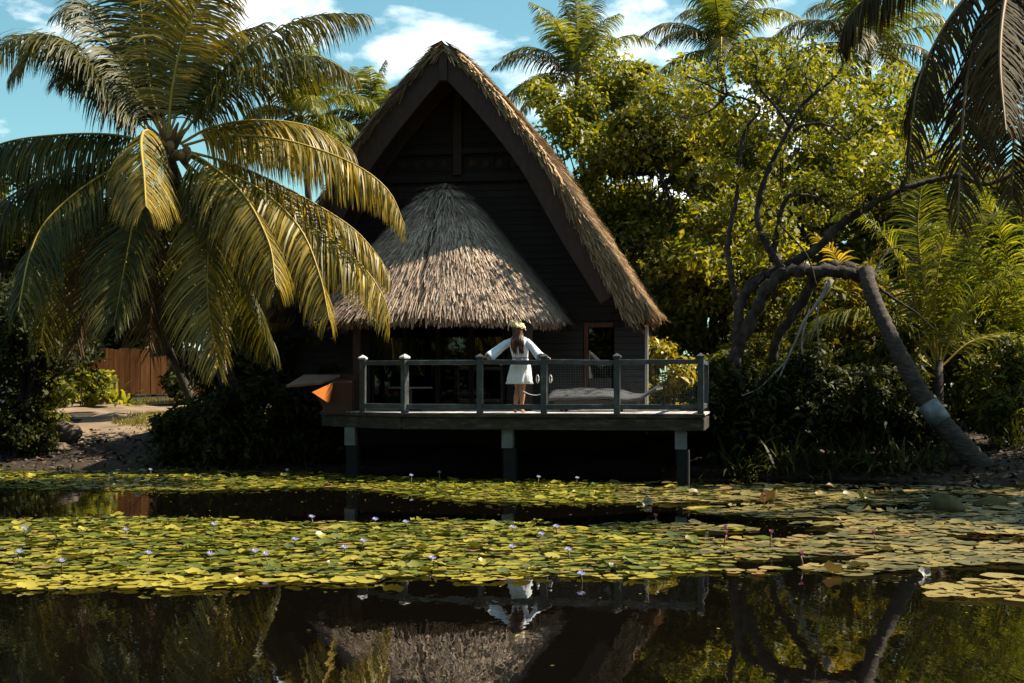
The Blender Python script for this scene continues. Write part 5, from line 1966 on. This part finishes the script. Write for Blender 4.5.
rng = np.random.default_rng(2024)
cands = []
ntry = 110000
Xs = rng.uniform(-11, 10.5, ntry)
Ys = rng.uniform(11.5, 31, ntry)
for X, Y in zip(Xs, Ys):
    px, py = pxpy(X, Y)
    if px < -60 or px > 1090:
        continue
    main = lerp_tab(FAR, px) < py < lerp_tab(NEAR, px)
    fb_ = lerp_tab(FB_FAR, px) < py < lerp_tab(FB_NEAR, px)
    if not (main or fb_):
        continue
    if shore_d(X, Y) > -.12:
        continue
    w = min(1, max(0, (px - 640) / 160 - (py - 545) / 120))       # ochre pads to the right and far
    gapn = math.sin(X * 1.1 + 2.0 * math.sin(Y * .7)) * math.sin(Y * 2.3 + 1.3 * math.sin(X * .9))
    if w > .4 and gapn > .42:
        continue
    if not main and px < 420 and gapn > .75:
        continue
    if w <= .4 and main and math.sin(X * 2.7 + math.sin(Y * 3.1)) * math.sin(Y * 4.3 + X) > .86:
        continue
    keep = .62 if main else .5
    if rng.uniform() > keep:
        continue
    cands.append((Y, X, w, main))
cands.sort()
# spread: drop pads whose centre falls too near an accepted one
acc, cell = [], {}
for (Y, X, w, main) in cands:
    r = rng.uniform(.045, .10) if w < .5 else rng.uniform(.08, .175)
    if rng.uniform() < .12:
        r *= .6
    key = (math.floor(X / .25), math.floor(Y / .25))
    ok = True
    for i in (-1, 0, 1):
        for j in (-1, 0, 1):
            for (x2, y2, r2) in cell.get((key[0] + i, key[1] + j), ()):
                if (x2 - X) ** 2 + (y2 - Y) ** 2 < (.60 * (r + r2)) ** 2:
                    ok = False
    if ok:
        cell.setdefault(key, []).append((X, Y, r))
        acc.append((Y, X, r, w, main))
N_IND = 290
carpet_v, carpet_f, carpet_m = [], [], []
off = 0
for idx, (Y, X, r, w, main) in enumerate(acc):
    z = rng.uniform(.004, .022)
    tilt = abs(rng.normal(0, .05))
    cup, wav = rng.uniform(0, .05), rng.uniform(0, .10)
    lifted = rng.uniform() < (.13 if w < .4 else .05)
    if lifted:
        z += rng.uniform(.01, .04)
        tilt = rng.uniform(.06, .36)
        cup, wav = rng.uniform(.0, .16), rng.uniform(.05, .35)
    else:
        z += math.sin(tilt) * r
    u = rng.uniform()
    mi = 0
    if w > .25 and u < .3 + w * .7:
        mi = 1
    if rng.uniform() < .028:
        mi = 2
    v, f, t = pad_arrays((X, Y, z), r, rng.uniform(0, 6.28), tilt, rng.uniform(0, 6.28), cup, rng, wav)
    if idx < N_IND:
        mb = MB()
        mb.v = [tuple(p) for p in v]
        mb.f = [tuple(q) for q in f] + [tuple(q) for q in t]
        mb.m = [0] * len(mb.f)
        o = mb.build('lily_pad', [M['pad'], M['pad_ochre'], M['pad_brown']][mi], None, True, (X, Y, 0))
        lab = ('round yellow green lily pad floating near the front edge of the lily carpet',
               'ochre lily pad floating near the front edge of the lily carpet',
               'withered orange brown lily pad near the front edge of the lily carpet')[mi]
        tag(o, lab, 'lily pad', ('yellow green lily pads at the front', 'ochre lily pads at the front', 'withered lily pads at the front')[mi])
    else:
        carpet_v.append(v)
        carpet_f += [tuple(i + off for i in q) for q in f] + [tuple(i + off for i in q) for q in t]
        carpet_m += [mi] * (len(f) + len(t))
        off += len(v)
co = link('lily_pad_carpet', np.vstack(carpet_v), carpet_f, [M['pad'], M['pad_ochre'], M['pad_brown']], None, True, None, np.array(carpet_m, np.int32))
tag(co, 'carpet of overlapping lily pads spreading back to the far bank', 'lily pads', kind='stuff')
print('lily pads', len(acc))


# specks of floating leaf bits and duckweed on the open water
fx, fy = rng.uniform(-7, 8, 9000), rng.uniform(8.6, 29, 9000)
fpx, fpy = pxpy(fx, fy)
dn = np.array([min(abs(b - lerp_tab(NEAR, a)), abs(b - lerp_tab(FAR, a)), abs(b - lerp_tab(FB_NEAR, a))) for a, b in zip(fpx, fpy)])
kp = (rng.uniform(size=len(fx)) < np.where(dn < 5, .75, np.where(dn < 14, .16, .025)))
fc_ = np.stack([fx[kp], fy[kp], np.full(kp.sum(), .004) + rng.uniform(0, .003, kp.sum())], 1)
v, f = leaf_quads(fc_, nrm(rng.normal(0, .04, fc_.shape) + np.array([0, 0, 1.0])), rng.uniform(.012, .05, len(fc_)), .6, rng, 0, 0)
tag(link('floating_specks', v, f, [M['pad']]), 'specks of duckweed and leaf bits floating between the pads', 'duckweed', kind='stuff')


def lily(px, py, kind, h, label, group, size=.055):
    Y = F * CH / (py + h * F / 16.0 - HY) if False else F * CH / (py - HY + h * 70)
    X = (px - CX) / F * Y
    root = thing('water_lily', label, 'water lily', (X, Y, 0), 0, group)
    lean_ = Vector((random.uniform(-.03, .03), random.uniform(-.03, .03), 0))
    top = Vector((X, Y, h)) + lean_
    MB().tube([Vector((X, Y, -.03)), Vector((X, Y, h * .5)) + lean_ * .3, top], [.007, .007, .006], 6).build('stem', M['stem' if kind == 'blue' else 'stem_red'], root, smooth=True)
    pb_ = MB()
    op = 1.0 if kind == 'blue' else .35
    for ring_, (n, el, L) in enumerate(((8, 25, 1.0), (7, 48, .92), (5, 68, .8))):
        for i in range(n):
            a = 2 * math.pi * i / n + ring_ * .4
            e = R(el) if kind == 'blue' else R(62 + ring_ * 9)
            d = Vector((math.cos(a) * math.cos(e), math.sin(a) * math.cos(e), math.sin(e)))
            s = Vector((-math.sin(a), math.cos(a), 0))
            l = size * L
            pb_.add([top, top + d * l * .55 + s * l * .17, top + d * l + Vector((0, 0, l * .1)), top + d * l * .55 - s * l * .17], [(0, 1, 2, 3)])
    pb_.build('petal', M['petal_blue' if kind == 'blue' else 'petal_pink'], root)
    if kind == 'blue':
        MB().ball(top + Vector((0, 0, size * .28)), size * .2, 8, 6).build('flower_centre', M['petal_yellow'], root, smooth=True)


for (px, py) in ((18, 556), (62, 566), (150, 557), (210, 559), (254, 555), (268, 560), (295, 542), (313, 519), (375, 522), (408, 524), (362, 544), (345, 552), (434, 562), (570, 554), (582, 578), (540, 537), (557, 529),
                 (515, 530), (513, 550), (128, 532), (214, 527), (26, 531)):
    lily(px, py, 'blue', random.uniform(.06, .12), 'blue violet water lily open above the lily pads', 'blue water lilies on the front pads')
for (px, py) in ((411, 474), (288, 468), (440, 471), (538, 476), (576, 477), (151, 468)):
    lily(px, py, 'blue', random.uniform(.12, .2), 'blue violet water lily open before the dark far bank', 'blue water lilies at the far bank')
for (px, py) in ((727, 532), (770, 538), (876, 536), (803, 560), (764, 497), (938, 491), (724, 538), (656, 520)):
    lily(px, py, 'pink', random.uniform(.09, .17), 'closed pink water lily bud standing above ochre pads', 'pink lily buds on the right', .062)
# curled dry leaves and a mossy stone among the pads
for i, (px, py, s, mt, lab) in enumerate(((832, 570, .085, 'pad_brown', 'curled brown lily leaf standing at the front edge of the pads'),
                                         (770, 501, .17, 'pad_brown', 'dark curled brown lily leaf among the far ochre pads'),
                                         (137, 483, .12, 'pad_pale', 'pale upturned leaf among the far pads on the left'),
                                         (648, 501, .08, 'pad_pale', 'pale upturned leaf at the tip of the far pads near the deck'),
                                         (924, 572, .06, 'pad_pale', 'pale pinkish leaf at the front edge of the ochre pads'),
                                         (863, 499, .15, 'pad', 'upright yellow green lily leaf among the far ochre pads'))):
    Y = F * CH / (py + 4 - HY)
    X = (px - CX) / F * Y
    v, f, t = pad_arrays((X, Y, s * .35), s, 1.0 + i, .75, 2.6 + i, .25, rng, .45)
    mb = MB()
    mb.v = [tuple(p) for p in v]
    mb.f = [tuple(q) for q in f] + [tuple(q) for q in t]
    mb.m = [0] * len(mb.f)
    tag(mb.build('curled_leaf', M[mt], None, True, (X, Y, 0)), lab, 'leaf')
Ym = F * CH / (512 - HY)
rock('dark mossy stone rising from the pads near the right edge', ((948 - CX) / F * Ym, Ym, .06), (.26, .2, .20), 9, 'mossy_rock')
Ym = F * CH / (506 - HY)
rock('low brown stone right of the mossy stone among the pads', ((992 - CX) / F * Ym, Ym, .03), (.24, .2, .11), 10, 'mossy_rock')
